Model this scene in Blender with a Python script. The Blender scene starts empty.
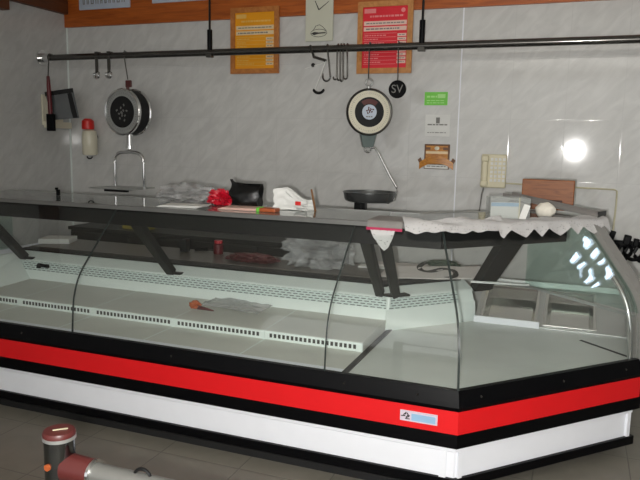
import bpy, bmesh, math, random
from mathutils import Vector, Matrix, noise

sc = bpy.context.scene
COL = sc.collection
PI = math.pi
random.seed(7)

# ------------------------------------------------------------------ materials
def srgb(r, g, b):
    f = lambda c: (c/12.92 if c <= .04045 else ((c+.055)/1.055)**2.4)
    return (f(r/255), f(g/255), f(b/255), 1)

def new_mat(name):
    m = bpy.data.materials.new(name); m.use_nodes = True
    nt = m.node_tree
    return m, nt, nt.nodes['Principled BSDF']

def nd(nt, t, **kw):
    n = nt.nodes.new(t)
    for k, v in kw.items():
        setattr(n, k, v)
    return n

def mth(nt, op, a, b=None, c=None):
    n = nt.nodes.new('ShaderNodeMath'); n.operation = op
    for i, v in enumerate((a, b, c)):
        if v is None: continue
        if isinstance(v, (int, float)): n.inputs[i].default_value = v
        else: nt.links.new(v, n.inputs[i])
    return n.outputs[0]

def mixc(nt, fac, a, b):
    n = nt.nodes.new('ShaderNodeMix'); n.data_type = 'RGBA'
    for s, v in ((n.inputs[0], fac), (n.inputs[6], a), (n.inputs[7], b)):
        if isinstance(v, (int, float, tuple)): s.default_value = v
        else: nt.links.new(v, s)
    return n.outputs[2]

def plain(name, col, rough=.5, metal=0., bump=0., bscale=60., vary=.06, vscale=9., spec=.5):
    m, nt, p = new_mat(name)
    geo = nd(nt, 'ShaderNodeNewGeometry')
    n = nd(nt, 'ShaderNodeTexNoise'); n.inputs['Scale'].default_value = vscale; n.inputs['Detail'].default_value = 4
    nt.links.new(geo.outputs['Position'], n.inputs['Vector'])
    dark = tuple(c*(1-vary*2.2) for c in col[:3])+(1,)
    lite = tuple(min(1, c*(1+vary)) for c in col[:3])+(1,)
    nt.links.new(mixc(nt, n.outputs[0], dark, lite), p.inputs['Base Color'])
    p.inputs['Roughness'].default_value = rough
    p.inputs['Metallic'].default_value = metal
    p.inputs['Specular IOR Level'].default_value = spec
    if bump:
        b = nd(nt, 'ShaderNodeTexNoise'); b.inputs['Scale'].default_value = bscale; b.inputs['Detail'].default_value = 3
        nt.links.new(geo.outputs['Position'], b.inputs['Vector'])
        bp = nd(nt, 'ShaderNodeBump'); bp.inputs['Strength'].default_value = bump; bp.inputs['Distance'].default_value = .004
        nt.links.new(b.outputs[0], bp.inputs['Height']); nt.links.new(bp.outputs[0], p.inputs['Normal'])
    return m

def joint_dist(nt, coord, off, width):
    """distance to the nearest joint line along one coordinate"""
    t = mth(nt, 'DIVIDE', mth(nt, 'SUBTRACT', coord, off), width)
    fr = mth(nt, 'FRACT', t)
    d = mth(nt, 'MINIMUM', fr, mth(nt, 'SUBTRACT', 1.0, fr))
    return mth(nt, 'MULTIPLY', d, width)

def tile_mat(name, axes, offs, size, col, jcol, jw, rough, streak=True, vein=.12, bump_j=.5, wav=.035):
    m, nt, p = new_mat(name)
    geo = nd(nt, 'ShaderNodeNewGeometry'); sep = nd(nt, 'ShaderNodeSeparateXYZ')
    nt.links.new(geo.outputs['Position'], sep.inputs[0])
    a, b = sep.outputs[axes[0]], sep.outputs[axes[1]]
    dist = mth(nt, 'MINIMUM', joint_dist(nt, a, offs[0], size[0]), joint_dist(nt, b, offs[1], size[1]))
    ramp = nd(nt, 'ShaderNodeMapRange'); ramp.interpolation_type = 'SMOOTHSTEP'
    ramp.inputs[1].default_value = jw*.5; ramp.inputs[2].default_value = jw*1.1
    nt.links.new(dist, ramp.inputs[0])
    inj = ramp.outputs[0]                        # 0 in the joint, 1 on the tile
    # marbled diagonal veining
    mp = nd(nt, 'ShaderNodeCombineXYZ'); k1, k2 = (3.2, 8.5) if streak else (4, 4)
    nt.links.new(mth(nt, 'MULTIPLY', mth(nt, 'ADD', a, b), k1), mp.inputs[0])
    nt.links.new(mth(nt, 'MULTIPLY', mth(nt, 'SUBTRACT', a, b), k2), mp.inputs[1])
    n = nd(nt, 'ShaderNodeTexNoise'); n.inputs['Scale'].default_value = 1.3; n.inputs['Detail'].default_value = 5; n.inputs['Distortion'].default_value = .8
    nt.links.new(mp.outputs[0], n.inputs['Vector'])
    lo = tuple(c*(1-vein) for c in col[:3])+(1,); hi = tuple(min(1, c*(1+vein*.7)) for c in col[:3])+(1,)
    mr = nd(nt, 'ShaderNodeMapRange'); mr.inputs[1].default_value = .3; mr.inputs[2].default_value = .7
    nt.links.new(n.outputs[0], mr.inputs[0])
    nt.links.new(mixc(nt, inj, jcol, mixc(nt, mr.outputs[0], lo, hi)), p.inputs['Base Color'])
    p.inputs['Roughness'].default_value = rough
    edge = nd(nt, 'ShaderNodeMapRange'); edge.interpolation_type = 'SMOOTHSTEP'
    edge.inputs[1].default_value = jw*.3; edge.inputs[2].default_value = jw*2.6
    nt.links.new(dist, edge.inputs[0])
    n2 = nd(nt, 'ShaderNodeTexNoise'); n2.inputs['Scale'].default_value = 7; n2.inputs['Detail'].default_value = 2
    nt.links.new(geo.outputs['Position'], n2.inputs['Vector'])
    h = mth(nt, 'ADD', edge.outputs[0], mth(nt, 'MULTIPLY', n2.outputs[0], wav/ max(bump_j, .01)))
    bp = nd(nt, 'ShaderNodeBump'); bp.inputs['Strength'].default_value = bump_j; bp.inputs['Distance'].default_value = .003
    nt.links.new(h, bp.inputs['Height']); nt.links.new(bp.outputs[0], p.inputs['Normal'])
    return m

def wood_mat(name, c1, c2, rough=.45, scale=(1, 12, 12)):
    m, nt, p = new_mat(name)
    geo = nd(nt, 'ShaderNodeNewGeometry'); mp = nd(nt, 'ShaderNodeMapping'); mp.inputs['Scale'].default_value = scale
    nt.links.new(geo.outputs['Position'], mp.inputs[0])
    n = nd(nt, 'ShaderNodeTexNoise'); n.inputs['Scale'].default_value = 3; n.inputs['Detail'].default_value = 6; n.inputs['Distortion'].default_value = 1.2
    nt.links.new(mp.outputs[0], n.inputs['Vector'])
    mr = nd(nt, 'ShaderNodeMapRange'); mr.inputs[1].default_value = .3; mr.inputs[2].default_value = .7
    nt.links.new(n.outputs[0], mr.inputs[0])
    nt.links.new(mixc(nt, mr.outputs[0], c1, c2), p.inputs['Base Color'])
    p.inputs['Roughness'].default_value = rough
    return m

def clear_mat(name, tint, refl=1.0, rough=0.0, haze=0.0, hazecol=(.8, .8, .8, 1), bump=0.):
    """thin clear sheet: light passes straight through, surface reflects by Fresnel"""
    m, nt, p = new_mat(name); nt.nodes.remove(p)
    out = nt.nodes['Material Output']
    tr = nd(nt, 'ShaderNodeBsdfTransparent'); tr.inputs[0].default_value = tint
    gl = nd(nt, 'ShaderNodeBsdfGlossy'); gl.inputs['Roughness'].default_value = rough
    lw = nd(nt, 'ShaderNodeLayerWeight'); lw.inputs[0].default_value = .5
    f5 = mth(nt, 'POWER', lw.outputs['Facing'], 5.0)
    f = mth(nt, 'MULTIPLY', mth(nt, 'ADD', mth(nt, 'MULTIPLY', f5, .9), .045), refl)
    base = tr.outputs[0]
    if haze:
        df = nd(nt, 'ShaderNodeBsdfDiffuse'); df.inputs[0].default_value = hazecol
        mx0 = nd(nt, 'ShaderNodeMixShader'); mx0.inputs[0].default_value = haze
        nt.links.new(base, mx0.inputs[1]); nt.links.new(df.outputs[0], mx0.inputs[2]); base = mx0.outputs[0]
    mx = nd(nt, 'ShaderNodeMixShader')
    nt.links.new(f, mx.inputs[0]); nt.links.new(base, mx.inputs[1]); nt.links.new(gl.outputs[0], mx.inputs[2])
    nt.links.new(mx.outputs[0], out.inputs[0])
    if bump:
        n = nd(nt, 'ShaderNodeTexNoise'); n.inputs['Scale'].default_value = 40
        bp = nd(nt, 'ShaderNodeBump'); bp.inputs['Strength'].default_value = bump; bp.inputs['Distance'].default_value = .01
        nt.links.new(n.outputs[0], bp.inputs['Height']); nt.links.new(bp.outputs[0], gl.inputs['Normal'])
    return m

def slot_mat(name, base, hole, axes, period, duty, brick=None, vary=0.):
    """painted metal with punched slots; brick=(row height, dash share) makes staggered rows"""
    m, nt, p = new_mat(name)
    geo = nd(nt, 'ShaderNodeNewGeometry'); sep = nd(nt, 'ShaderNodeSeparateXYZ')
    nt.links.new(geo.outputs['Position'], sep.inputs[0])
    if axes == 'x': a = sep.outputs[0]
    else:                                         # distance along the angled section
        a = mth(nt, 'ADD', mth(nt, 'MULTIPLY', sep.outputs[0], axes[0]), mth(nt, 'MULTIPLY', sep.outputs[1], axes[1]))
    z = sep.outputs[2]
    if brick:
        rh, share = brick
        row = mth(nt, 'FLOOR', mth(nt, 'DIVIDE', z, rh))
        a = mth(nt, 'ADD', a, mth(nt, 'MULTIPLY', mth(nt, 'MODULO', row, 2.0), period*.5))
        inz = mth(nt, 'LESS_THAN', mth(nt, 'FRACT', mth(nt, 'DIVIDE', z, rh)), share)
    else:
        inz = 1.0
    fr = mth(nt, 'FRACT', mth(nt, 'ADD', mth(nt, 'DIVIDE', a, period), 100.0))
    ina = mth(nt, 'LESS_THAN', fr, duty)
    msk = mth(nt, 'MULTIPLY', ina, inz)
    nt.links.new(mixc(nt, msk, base, hole), p.inputs['Base Color'])
    p.inputs['Roughness'].default_value = .4
    return m

M = {}
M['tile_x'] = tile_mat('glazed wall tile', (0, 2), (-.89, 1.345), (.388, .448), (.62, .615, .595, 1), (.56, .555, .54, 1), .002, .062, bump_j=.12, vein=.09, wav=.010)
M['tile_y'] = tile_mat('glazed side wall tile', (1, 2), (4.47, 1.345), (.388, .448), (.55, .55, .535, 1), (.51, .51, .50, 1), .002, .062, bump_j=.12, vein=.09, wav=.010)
M['floor'] = tile_mat('floor tile', (0, 1), (-1.9, 2.75), (.45, .45), srgb(116, 112, 102), srgb(86, 83, 76), .003, .45, streak=False, vein=.08, bump_j=.3, wav=.02)
M['ceiling'] = wood_mat('dark ceiling boards', srgb(86, 45, 16), srgb(60, 32, 12), .6, (8, 1, 8))
M['plaster'] = plain('white plaster ceiling', srgb(236, 234, 228), .9, vary=.03)
M['beam'] = wood_mat('varnished beam', srgb(190, 100, 34), srgb(148, 70, 20), .4)
M['beamshade'] = wood_mat('shaded beam wood', srgb(110, 62, 30), srgb(80, 44, 22), .5, (12, 1, 12))  # beam wood with the shade of faces turned from light put into its colour
M['white'] = plain('white enamel', srgb(238, 240, 246), .35, vary=.02)
M['liner'] = plain('white liner', srgb(228, 236, 232), .4, vary=.03)
M['red'] = plain('red laminate', srgb(222, 22, 28), .38, vary=.03)
M['black'] = plain('black plastic', srgb(6, 6, 8), .4, vary=.05, spec=.12)
M['blackmatte'] = plain('matt black', srgb(14, 14, 15), .7, vary=.05)
M['post'] = plain('dark bronze post', srgb(34, 33, 31), .5, vary=.08, spec=.3)
M['beamblack'] = plain('black lamp housing', srgb(15, 15, 15), .55, vary=.08, spec=.25)
M['deck'] = plain('grey steel deck', srgb(214, 217, 212), .42, .05, bump=.05, bscale=30, vary=.07, vscale=4)
M['tray'] = plain('grey shelf sheet', srgb(214, 214, 206), .45, .05, vary=.06, vscale=5)
M['seam'] = plain('dark rubber seam', srgb(62, 60, 58), .6)
M['steel'] = plain('brushed steel', srgb(200, 202, 200), .28, .75, vary=.05)
M['necksteel'] = plain('grey green enamel', srgb(96, 108, 106), .3, .4, vary=.05)
M['pansteel'] = plain('dark pan steel', srgb(112, 114, 114), .25, .7, vary=.08)
M['bladesteel'] = plain('blade steel', srgb(92, 94, 95), .35, .4, vary=.12, vscale=6)
M['darkchrome'] = plain('dark chrome', srgb(120, 122, 124), .12, 1., vary=.03)
M['armgrey'] = plain('dull grey tube', srgb(124, 124, 120), .4, .5, vary=.08)
M['polished'] = plain('polished steel', srgb(205, 204, 200), .14, .95, vary=.04)
M['chrome'] = plain('chrome', srgb(225, 225, 225), .08, 1., vary=.02)
M['alu'] = plain('aluminium', srgb(186, 188, 186), .35, .7, vary=.05)
M['grey'] = plain('grey plastic frame', srgb(140, 138, 134), .6, vary=.04, spec=.25)
M['iron'] = plain('dark steel', srgb(44, 44, 44), .3, .8, vary=.1, vscale=20)
M['railsteel'] = plain('rail steel', srgb(100, 98, 95), .16, .9, vary=.12, vscale=8)
M['hook'] = plain('worn steel', srgb(92, 90, 86), .3, .9, vary=.1, vscale=20)
M['worktop'] = plain('grey worktop', srgb(112, 106, 100), .3, vary=.1, vscale=25)
M['cab'] = plain('dark cabinet', srgb(38, 36, 33), .45, vary=.1)
M['edgegrey'] = plain('dull edge strip', srgb(112, 112, 110), .4, .4, vary=.05)
M['grille'] = slot_mat('grille with slots', srgb(228, 232, 230), srgb(52, 52, 52), 'x', .0265, .56)
M['perf_a'] = slot_mat('perforated back sheet', srgb(208, 220, 216), srgb(92, 98, 96), 'x', .042, .70, (.0138, .34))
PH = math.radians(47)
M['perf_b'] = slot_mat('perforated angled back sheet', srgb(208, 220, 216), srgb(92, 98, 96), (math.cos(PH), math.sin(PH)), .042, .70, (.0138, .34))
M['glass'] = clear_mat('curved glass', (.975, .99, .983, 1), 1.1)
M['endglass'] = clear_mat('green tinted end glass', (.86, .93, .905, 1), 1.3)
M['shelf_glass'] = clear_mat('top glass', (.80, .85, .83, 1), 1.2, haze=.22, hazecol=(.5, .52, .5, 1))
M['gasket'] = plain('dark glass joint', srgb(46, 54, 52), .3)
M['film'] = clear_mat('clear plastic film', (.93, .93, .93, 1), 1.3, .15, .22, (.8, .8, .8, 1), .6)
M['film2'] = clear_mat('thin clear plastic', (.97, .97, .97, 1), .7, .25, .30, (.9, .9, .9, 1), .5)
M['acrylic'] = clear_mat('clear acrylic', (.96, .97, .965, 1), 1.1, .02, .14, (.7, .72, .7, 1))
M['paper'] = plain('white paper', srgb(226, 226, 222), .8, vary=.03)
M['cream'] = plain('cream enamel', srgb(222, 216, 194), .3, vary=.02)
M['creamplastic'] = plain('cream plastic', srgb(214, 206, 176), .45, vary=.03)
M['clockface'] = plain('clock card', srgb(206, 206, 188), .5, vary=.02)
M['ink'] = plain('dark ink', srgb(48, 46, 44), .6)
M['inkgrey'] = plain('grey ink', srgb(128, 126, 122), .7)
M['frame_or'] = wood_mat('picture frame wood', srgb(196, 128, 66), srgb(166, 100, 46), .4, (6, 6, 6))
M['frame_rd'] = wood_mat('light frame wood', srgb(206, 146, 84), srgb(180, 118, 60), .4, (6, 6, 6))
M['sheet_or'] = plain('orange print', srgb(238, 160, 22), .35, vary=.04)
M['sheet_rd'] = plain('red print', srgb(226, 36, 52), .35, vary=.03)
M['pale_or'] = plain('pale peach print', srgb(232, 206, 164), .4)
M['pale_rd'] = plain('pale pink print', srgb(238, 200, 186), .4)
M['line_or'] = plain('light orange print', srgb(236, 186, 96), .4)
M['line_rd'] = plain('pink print', srgb(240, 140, 140), .4)
M['green'] = plain('green sticker', srgb(112, 206, 62), .4)
M['greenlite'] = plain('pale green print', srgb(176, 232, 140), .4)
M['goldwood'] = wood_mat('golden carved wood', srgb(206, 140, 44), srgb(160, 96, 26), .35, (5, 14, 14))
M['brownrim'] = plain('brown rim', srgb(104, 66, 34), .5)
M['board'] = wood_mat('chopping board', srgb(150, 90, 42), srgb(118, 64, 28), .5, (2, 20, 20))
M['boarddark'] = plain('dark handle wood', srgb(66, 34, 22), .5)
M['maroon'] = plain('maroon plastic', srgb(84, 34, 32), .4, vary=.04)
M['knifered'] = plain('dark red handle', srgb(96, 18, 26), .4)
M['capred'] = plain('red cap', srgb(214, 40, 34), .4)
M['bagblack'] = plain('black bag', srgb(9, 9, 10), .32, bump=.3, bscale=40)
M['bagred'] = plain('red wrapper', srgb(196, 24, 46), .35, bump=.3, bscale=40)
M['magenta'] = plain('magenta edge', srgb(178, 28, 78), .5)
M['greycard'] = plain('grey cover', srgb(128, 124, 120), .4, vary=.1, vscale=20)
M['bun'] = plain('floury white', srgb(240, 234, 220), .85, bump=.5, bscale=50, vary=.06)
M['meat'] = plain('dark red meat', srgb(104, 52, 52), .4, vary=.25, vscale=30)
M['orange'] = plain('orange scrap', srgb(176, 88, 44), .5, vary=.15, vscale=50)
M['yellow'] = plain('dull yellow card', srgb(150, 138, 62), .6)
M['clothgreen'] = plain('green cloth', srgb(84, 100, 84), .9, vary=.2, vscale=30)
M['bagprint'] = plain('white printed bag', srgb(214, 208, 204), .45, vary=.05)
M['stick'] = plain('brown stick', srgb(122, 84, 48), .6)
M['cable'] = plain('cream cable', srgb(196, 190, 160), .5)
M['bluelogo'] = plain('pale blue badge', srgb(150, 186, 216), .35)
M['badge'] = plain('lilac badge', srgb(214, 200, 214), .35)
M['twine'] = plain('white twine', srgb(226, 226, 222), .8)
M['lilac'] = plain('bluish print', srgb(190, 200, 214), .4)

# lace: white knit with small open holes
def lace_mat():
    m, nt, p = new_mat('crochet lace')
    geo = nd(nt, 'ShaderNodeNewGeometry'); v = nd(nt, 'ShaderNodeTexVoronoi'); v.inputs['Scale'].default_value = 75
    nt.links.new(geo.outputs['Position'], v.inputs['Vector'])
    hole = mth(nt, 'LESS_THAN', v.outputs['Distance'], .24)
    nt.links.new(mth(nt, 'SUBTRACT', 1.0, mth(nt, 'MULTIPLY', hole, .85)), p.inputs['Alpha'])
    p.inputs['Base Color'].default_value = srgb(198, 196, 195); p.inputs['Roughness'].default_value = .9
    return m
M['lace'] = lace_mat()

# ------------------------------------------------------------------ mesh helpers
def link(name, bm, mat, parent=None, smooth=False, loc=None):
    me = bpy.data.meshes.new(name)
    bmesh.ops.recalc_face_normals(bm, faces=bm.faces)
    bm.to_mesh(me); bm.free()
    if smooth is not False:
        ang = smooth if isinstance(smooth, float) else None
        for f in me.polygons: f.use_smooth = True
        if ang: me.set_sharp_from_angle(angle=math.radians(ang))
    o = bpy.data.objects.new(name, me)
    for k in (mat if isinstance(mat, (list, tuple)) else [mat]):
        me.materials.append(M[k] if isinstance(k, str) else k)
    COL.objects.link(o)
    if parent is not None:
        o.parent = parent
        if parent.type == 'EMPTY' and not parent.parent or True:
            # geometry is written in world coordinates: undo the parent's placement
            o.matrix_parent_inverse = world_of(parent).inverted()
    return o

def world_of(o):
    m = o.matrix_basis.copy()
    if o.parent: m = world_of(o.parent) @ o.matrix_parent_inverse @ m
    return m

def thing(name, loc, label, cat, group=None):
    o = bpy.data.objects.new(name, None); COL.objects.link(o)
    o.location = loc; o.empty_display_size = .05
    return tag(o, label, cat, group)

def tag(o, label, cat, group=None, kind=None):
    o['label'] = label; o['category'] = cat
    if group: o['group'] = group
    if kind: o['kind'] = kind
    return o

def struct(name, bm, mat, parent=None):
    o = link(name, bm, mat, parent); o['kind'] = 'structure'; return o

def NB(): return bmesh.new()

def box(bm, c, s, rot=None, bev=0.):
    """axis box centre c, full sizes s, optional rotation matrix"""
    r = bmesh.ops.create_cube(bm, size=1.)
    vs = r['verts']
    mt = Matrix.Translation(c) @ (rot.to_4x4() if rot is not None else Matrix.Identity(4)) @ Matrix.Diagonal((*s, 1))
    bmesh.ops.transform(bm, matrix=mt, verts=vs)
    if bev:
        es = list({e for v in vs for e in v.link_edges})
        bmesh.ops.bevel(bm, geom=es, offset=bev, segments=2, affect='EDGES', profile=.5)
    return bm

def bx(x0, x1, y0, y1, z0, z1, bev=0.):
    return box(NB(), ((x0+x1)/2, (y0+y1)/2, (z0+z1)/2), (x1-x0, y1-y0, z1-z0), None, bev)

def cyl(bm, p0, p1, r0, r1=None, seg=20, caps=True):
    p0, p1 = Vector(p0), Vector(p1); r1 = r0 if r1 is None else r1
    d = p1-p0
    q = d.to_track_quat('Z', 'Y').to_matrix().to_4x4()
    bmesh.ops.create_cone(bm, cap_ends=caps, segments=seg, radius1=r0, radius2=r1, depth=d.length,
                          matrix=Matrix.Translation((p0+p1)/2) @ q)
    return bm

def tube(bm, pts, r, seg=8, closed=False):
    pts = [Vector(p) for p in pts]; n = len(pts); rings = []
    ref = Vector((0, 0, 1))
    for i, p in enumerate(pts):
        a = pts[(i-1) % n] if (closed or i > 0) else p
        b = pts[(i+1) % n] if (closed or i < n-1) else p
        t = (b-a).normalized()
        u = ref.cross(t)
        if u.length < .05: u = Vector((0, 1, 0)).cross(t)
        u.normalize(); w = t.cross(u)
        rr = r[i] if isinstance(r, (list, tuple)) else r
        rings.append([bm.verts.new(p+rr*(math.cos(2*PI*k/seg)*u+math.sin(2*PI*k/seg)*w)) for k in range(seg)])
    m = n if closed else n-1
    for i in range(m):
        A, B = rings[i], rings[(i+1) % n]
        for k in range(seg):
            bm.faces.new((A[k], A[(k+1) % seg], B[(k+1) % seg], B[k]))
    if not closed:
        bm.faces.new(rings[0][::-1]); bm.faces.new(rings[-1])
    return bm

def arc(c, r, a0, a1, n, u, v):
    c, u, v = Vector(c), Vector(u), Vector(v)
    return [c+r*(math.cos(a0+(a1-a0)*i/n)*u+math.sin(a0+(a1-a0)*i/n)*v) for i in range(n+1)]

def lathe(bm, prof, c, axis='Z', seg=32):
    """prof [(r, h)] turned about an axis through c"""
    c = Vector(c)
    ax = {'Z': (Vector((1, 0, 0)), Vector((0, 1, 0)), Vector((0, 0, 1))),
          'Y': (Vector((1, 0, 0)), Vector((0, 0, 1)), Vector((0, -1, 0))),
          'X': (Vector((0, 1, 0)), Vector((0, 0, 1)), Vector((1, 0, 0)))}[axis] if isinstance(axis, str) else axis
    U, V, A = ax; rings = []
    for r, h in prof:
        if r < 1e-6: rings.append([bm.verts.new(c+A*h)])
        else: rings.append([bm.verts.new(c+A*h+r*(math.cos(2*PI*k/seg)*U+math.sin(2*PI*k/seg)*V)) for k in range(seg)])
    for A_, B_ in zip(rings[:-1], rings[1:]):
        for k in range(seg):
            a, b = A_[k % len(A_)], A_[(k+1) % len(A_)]; c_, d = B_[(k+1) % len(B_)], B_[k % len(B_)]
            vs = []
            for v in (a, b, c_, d):
                if v not in vs: vs.append(v)
            if len(vs) > 2: bm.faces.new(vs)
    return bm

def prism(bm, poly, z0, z1):
    a = [bm.verts.new((x, y, z0)) for x, y in poly]; b = [bm.verts.new((x, y, z1)) for x, y in poly]
    bm.faces.new(a[::-1]); bm.faces.new(b); n = len(poly)
    for i in range(n): bm.faces.new((a[i], a[(i+1) % n], b[(i+1) % n], b[i]))
    return bm

def slab(bm, quad, th):
    """closed sheet from an ordered 3D polygon, thickened by the vector th"""
    th = Vector(th); a = [bm.verts.new(p) for p in quad]; b = [bm.verts.new(Vector(p)+th) for p in quad]
    bm.faces.new(a[::-1]); bm.faces.new(b); n = len(quad)
    for i in range(n): bm.faces.new((a[i], a[(i+1) % n], b[(i+1) % n], b[i]))
    return bm

def sheet(bm, nx, ny, f, th=.0):
    """grid surface f(u, v); th > 0 closes it into a thin shell"""
    g = [[bm.verts.new(f(i/nx, j/ny)) for i in range(nx+1)] for j in range(ny+1)]
    fs = [bm.faces.new((g[j][i], g[j][i+1], g[j+1][i+1], g[j+1][i])) for j in range(ny) for i in range(nx)]
    if th:
        bmesh.ops.recalc_face_normals(bm, faces=fs)
        bmesh.ops.solidify(bm, geom=fs, thickness=th)
    return bm

def crumple(size, seed, freq=2.2, amp=.45, sub=4, c=(0, 0, 0), rotz=0.):
    bm = NB(); bmesh.ops.create_icosphere(bm, subdivisions=sub, radius=1.)
    off = Vector((seed*3.1, seed*1.7, seed*.9)); cr, sr = math.cos(rotz), math.sin(rotz)
    for v in bm.verts:
        p = v.co.copy()
        k = 1 + amp*(1-2*abs(noise.noise(p*freq+off))*2) * .6 + amp*.5*(1-4*abs(noise.noise(p*freq*2.7+off)))*.5
        q = p*k
        q = Vector((q.x*size[0]/2, q.y*size[1]/2, max(q.z, -.8)*size[2]/2))
        v.co = Vector((c[0]+q.x*cr-q.y*sr, c[1]+q.x*sr+q.y*cr, c[2]+q.z+size[2]*.4))
    return bm

# counter frames --------------------------------------------------------------
CX, CY = -.42, 2.86
UB = Vector((math.cos(PH), math.sin(PH), 0)); NBV = Vector((-math.sin(PH), math.cos(PH), 0))
TAN = math.tan(PH/2)
SE = 1.16                                              # length of the angled section
XL = -3.95                                             # far end of the straight section
def A_(x): return lambda d: Vector((x, CY+d, 0))
def MIT(gap=0.): return lambda d: Vector((CX-TAN*d, CY+d, 0))
def B_(s): return lambda d: Vector((CX, CY, 0)) + UB*s + NBV*d
def PB(s, d, z): return B_(s)(d) + Vector((0, 0, z))

def sweep(bm, prof, stations, closed=True):
    """closed (d, z) section carried through plan stations"""
    rings = [[bm.verts.new(st(d)+Vector((0, 0, z))) for d, z in prof] for st in stations]
    n = len(prof)
    for R0, R1 in zip(rings[:-1], rings[1:]):
        for k in range(n if closed else n-1):
            bm.faces.new((R0[k], R0[(k+1) % n], R1[(k+1) % n], R1[k]))
    bm.faces.new(rings[0][::-1]); bm.faces.new(rings[-1])
    return bm

def rect(d0, d1, z0, z1): return [(d0, z0), (d1, z0), (d1, z1), (d0, z1)]

# writing that is too small to read: rows of short strokes like words
def strokes(bm, x0, x1, z, h, y, n=0, th=.0006):
    x = x0
    while x < x1-.004:
        w = min(random.uniform(.010, .035), x1-x)
        box(bm, (x+w/2, y, z), (w, th, h)); x += w+.006
    return bm

def text_mesh(body, size, mat, name, parent, mtx, extrude=.0006):
    cu = bpy.data.curves.new(name, 'FONT'); cu.body = body; cu.size = size; cu.extrude = extrude; cu.align_x = 'CENTER'; cu.align_y = 'CENTER'
    t = bpy.data.objects.new(name+'_source', cu); COL.objects.link(t)
    bpy.context.view_layer.update()
    dg = bpy.context.evaluated_depsgraph_get()
    me = bpy.data.meshes.new_from_object(t.evaluated_get(dg))
    bpy.data.objects.remove(t); bpy.data.curves.remove(cu)
    me.name = name
    me.transform(mtx); me.materials.clear(); me.materials.append(M[mat])
    o = bpy.data.objects.new(name, me); COL.objects.link(o)
    if parent:
        o.parent = parent; o.matrix_parent_inverse = world_of(parent).inverted()
    return o
FACE_FRONT = Matrix.Rotation(PI/2, 4, 'X')             # text facing the customers

# ------------------------------------------------------------------ setting
WX0, WX1, WY0, WY1, WH = -4.66, 2.7, -2.6, 5.3, 2.95
struct('floor', bx(WX0-.1, WX1+.1, WY0-.1, WY1+.1, -.1, 0), 'floor')
struct('ceiling', bx(WX0-.1, WX1+.1, WY0-.1, WY1+.1, WH, WH+.1), 'plaster')
struct('wall_back', bx(WX0-.1, WX1+.1, WY1, WY1+.1, 0, WH), 'tile_x')
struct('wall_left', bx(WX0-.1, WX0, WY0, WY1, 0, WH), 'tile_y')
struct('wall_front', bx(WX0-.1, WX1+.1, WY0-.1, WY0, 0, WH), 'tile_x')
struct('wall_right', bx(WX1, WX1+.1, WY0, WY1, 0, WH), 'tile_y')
# skylight with small panes in the ceiling
kx0, kx1, ky0, ky1 = 1.62, 2.22, 4.84, 5.27
bm = NB()
for x in (kx0, (kx0+kx1)/2-.15, (kx0+kx1)/2, (kx0+kx1)/2+.15, kx1): box(bm, (x, (ky0+ky1)/2, WH-.02), (.062, ky1-ky0+.03, .05))
for y in (ky0, (ky0+ky1)/2, ky1): box(bm, ((kx0+kx1)/2, y, WH-.02), (kx1-kx0+.03, .085, .05))
win = struct('window_1', bm, 'white')
def sky_mat():
    m, nt, p = new_mat('daylight'); nt.nodes.remove(p)
    e = nd(nt, 'ShaderNodeEmission'); e.inputs[0].default_value = (.66, .82, 1, 1); e.inputs[1].default_value = WINDOW_E
    nt.links.new(e.outputs[0], nt.nodes['Material Output'].inputs[0]); return m
WINDOW_E = 14.0
M['sky'] = sky_mat()
o = link('window_pane', bx(kx0, kx1, ky0, ky1, WH-.012, WH-.006), 'sky', win); o['kind'] = 'structure'

struct('trim_1', bx(WX0, WX1, WY1-.03, WY1, 2.628, WH), 'beam')                 # header board on the back wall
struct('trim_2', bx(WX0, WX0+.05, 2.0, WY1-.03, 2.745, WH), 'beamshade')         # board along the side wall
struct('trim_3', bx(WX0, WX0+.08, 4.25, 4.53, 2.65, 2.745), 'beamshade')         # joist end
struct('trim_4', bx(-.895, -.885, WY1-.004, WY1, 0, 2.628, .001), 'white')      # tile edge strips
struct('trim_5', bx(WX0, WX0+.012, WY1-.012, WY1, 0, 2.628, .001), 'liner')

# ------------------------------------------------------------------ display counter
ct = thing('display_counter', (-1.5, 3.6, 0), 'long glass-fronted meat display counter with red stripe standing on the tiled floor', 'display counter')
allst = [A_(XL), MIT(), B_(SE)]
o = link('plinth', sweep(NB(), rect(.03, .12, .0, .11), [A_(XL), MIT(), B_(.05)]), 'blackmatte', ct)
o = link('plinth', sweep(NB(), rect(.11, .2, .0, .11), [B_(.05), B_(.56)]), 'blackmatte', ct)
link('bumper', sweep(NB(), [(-.005, .062), (.01, .05), (.06, .05), (.06, .106), (-.005, .106)], allst), 'black', ct)
for nm, st in (('lower_panel', [A_(XL), MIT()]), ('lower_panel', [MIT(), B_(SE-.02)])):
    lp = link(nm, sweep(NB(), rect(.012, .06, .106, .252), st), 'white', ct)
    fr = NB()
    sweep(fr, [(.0, .236), (.013, .228), (.02, .228), (.02, .252), (.0, .252)], st)     # folded lip along the top
    if st[0](0).x < -1:
        box(fr, (CX-.055, CY+.006, .171), (.03, .014, .128)); box(fr, (XL+.03, CY+.006, .171), (.03, .014, .128))
    else:
        for s in (.03, SE-.04):
            c = PB(s, .006, .171); box(fr, c, (.022, .014, .128), Matrix.Rotation(PH, 3, 'Z'))
    link('edge_frame', fr, 'white', lp)
link('black_band', sweep(NB(), [(-.012, .256), (.05, .252), (.05, .324), (-.012, .324)], allst), 'black', ct)
rs = link('red_stripe', sweep(NB(), rect(-.016, .05, .324, .431), allst), 'red', ct); rs['label'] = 'glossy red stripe along the front'
link('front_rim', sweep(NB(), [(-.014, .431), (.05, .431), (.05, .505), (.03, .521), (.004, .521), (-.004, .50), (-.014, .47), (-.020, .45)], allst), 'black', ct)
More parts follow.
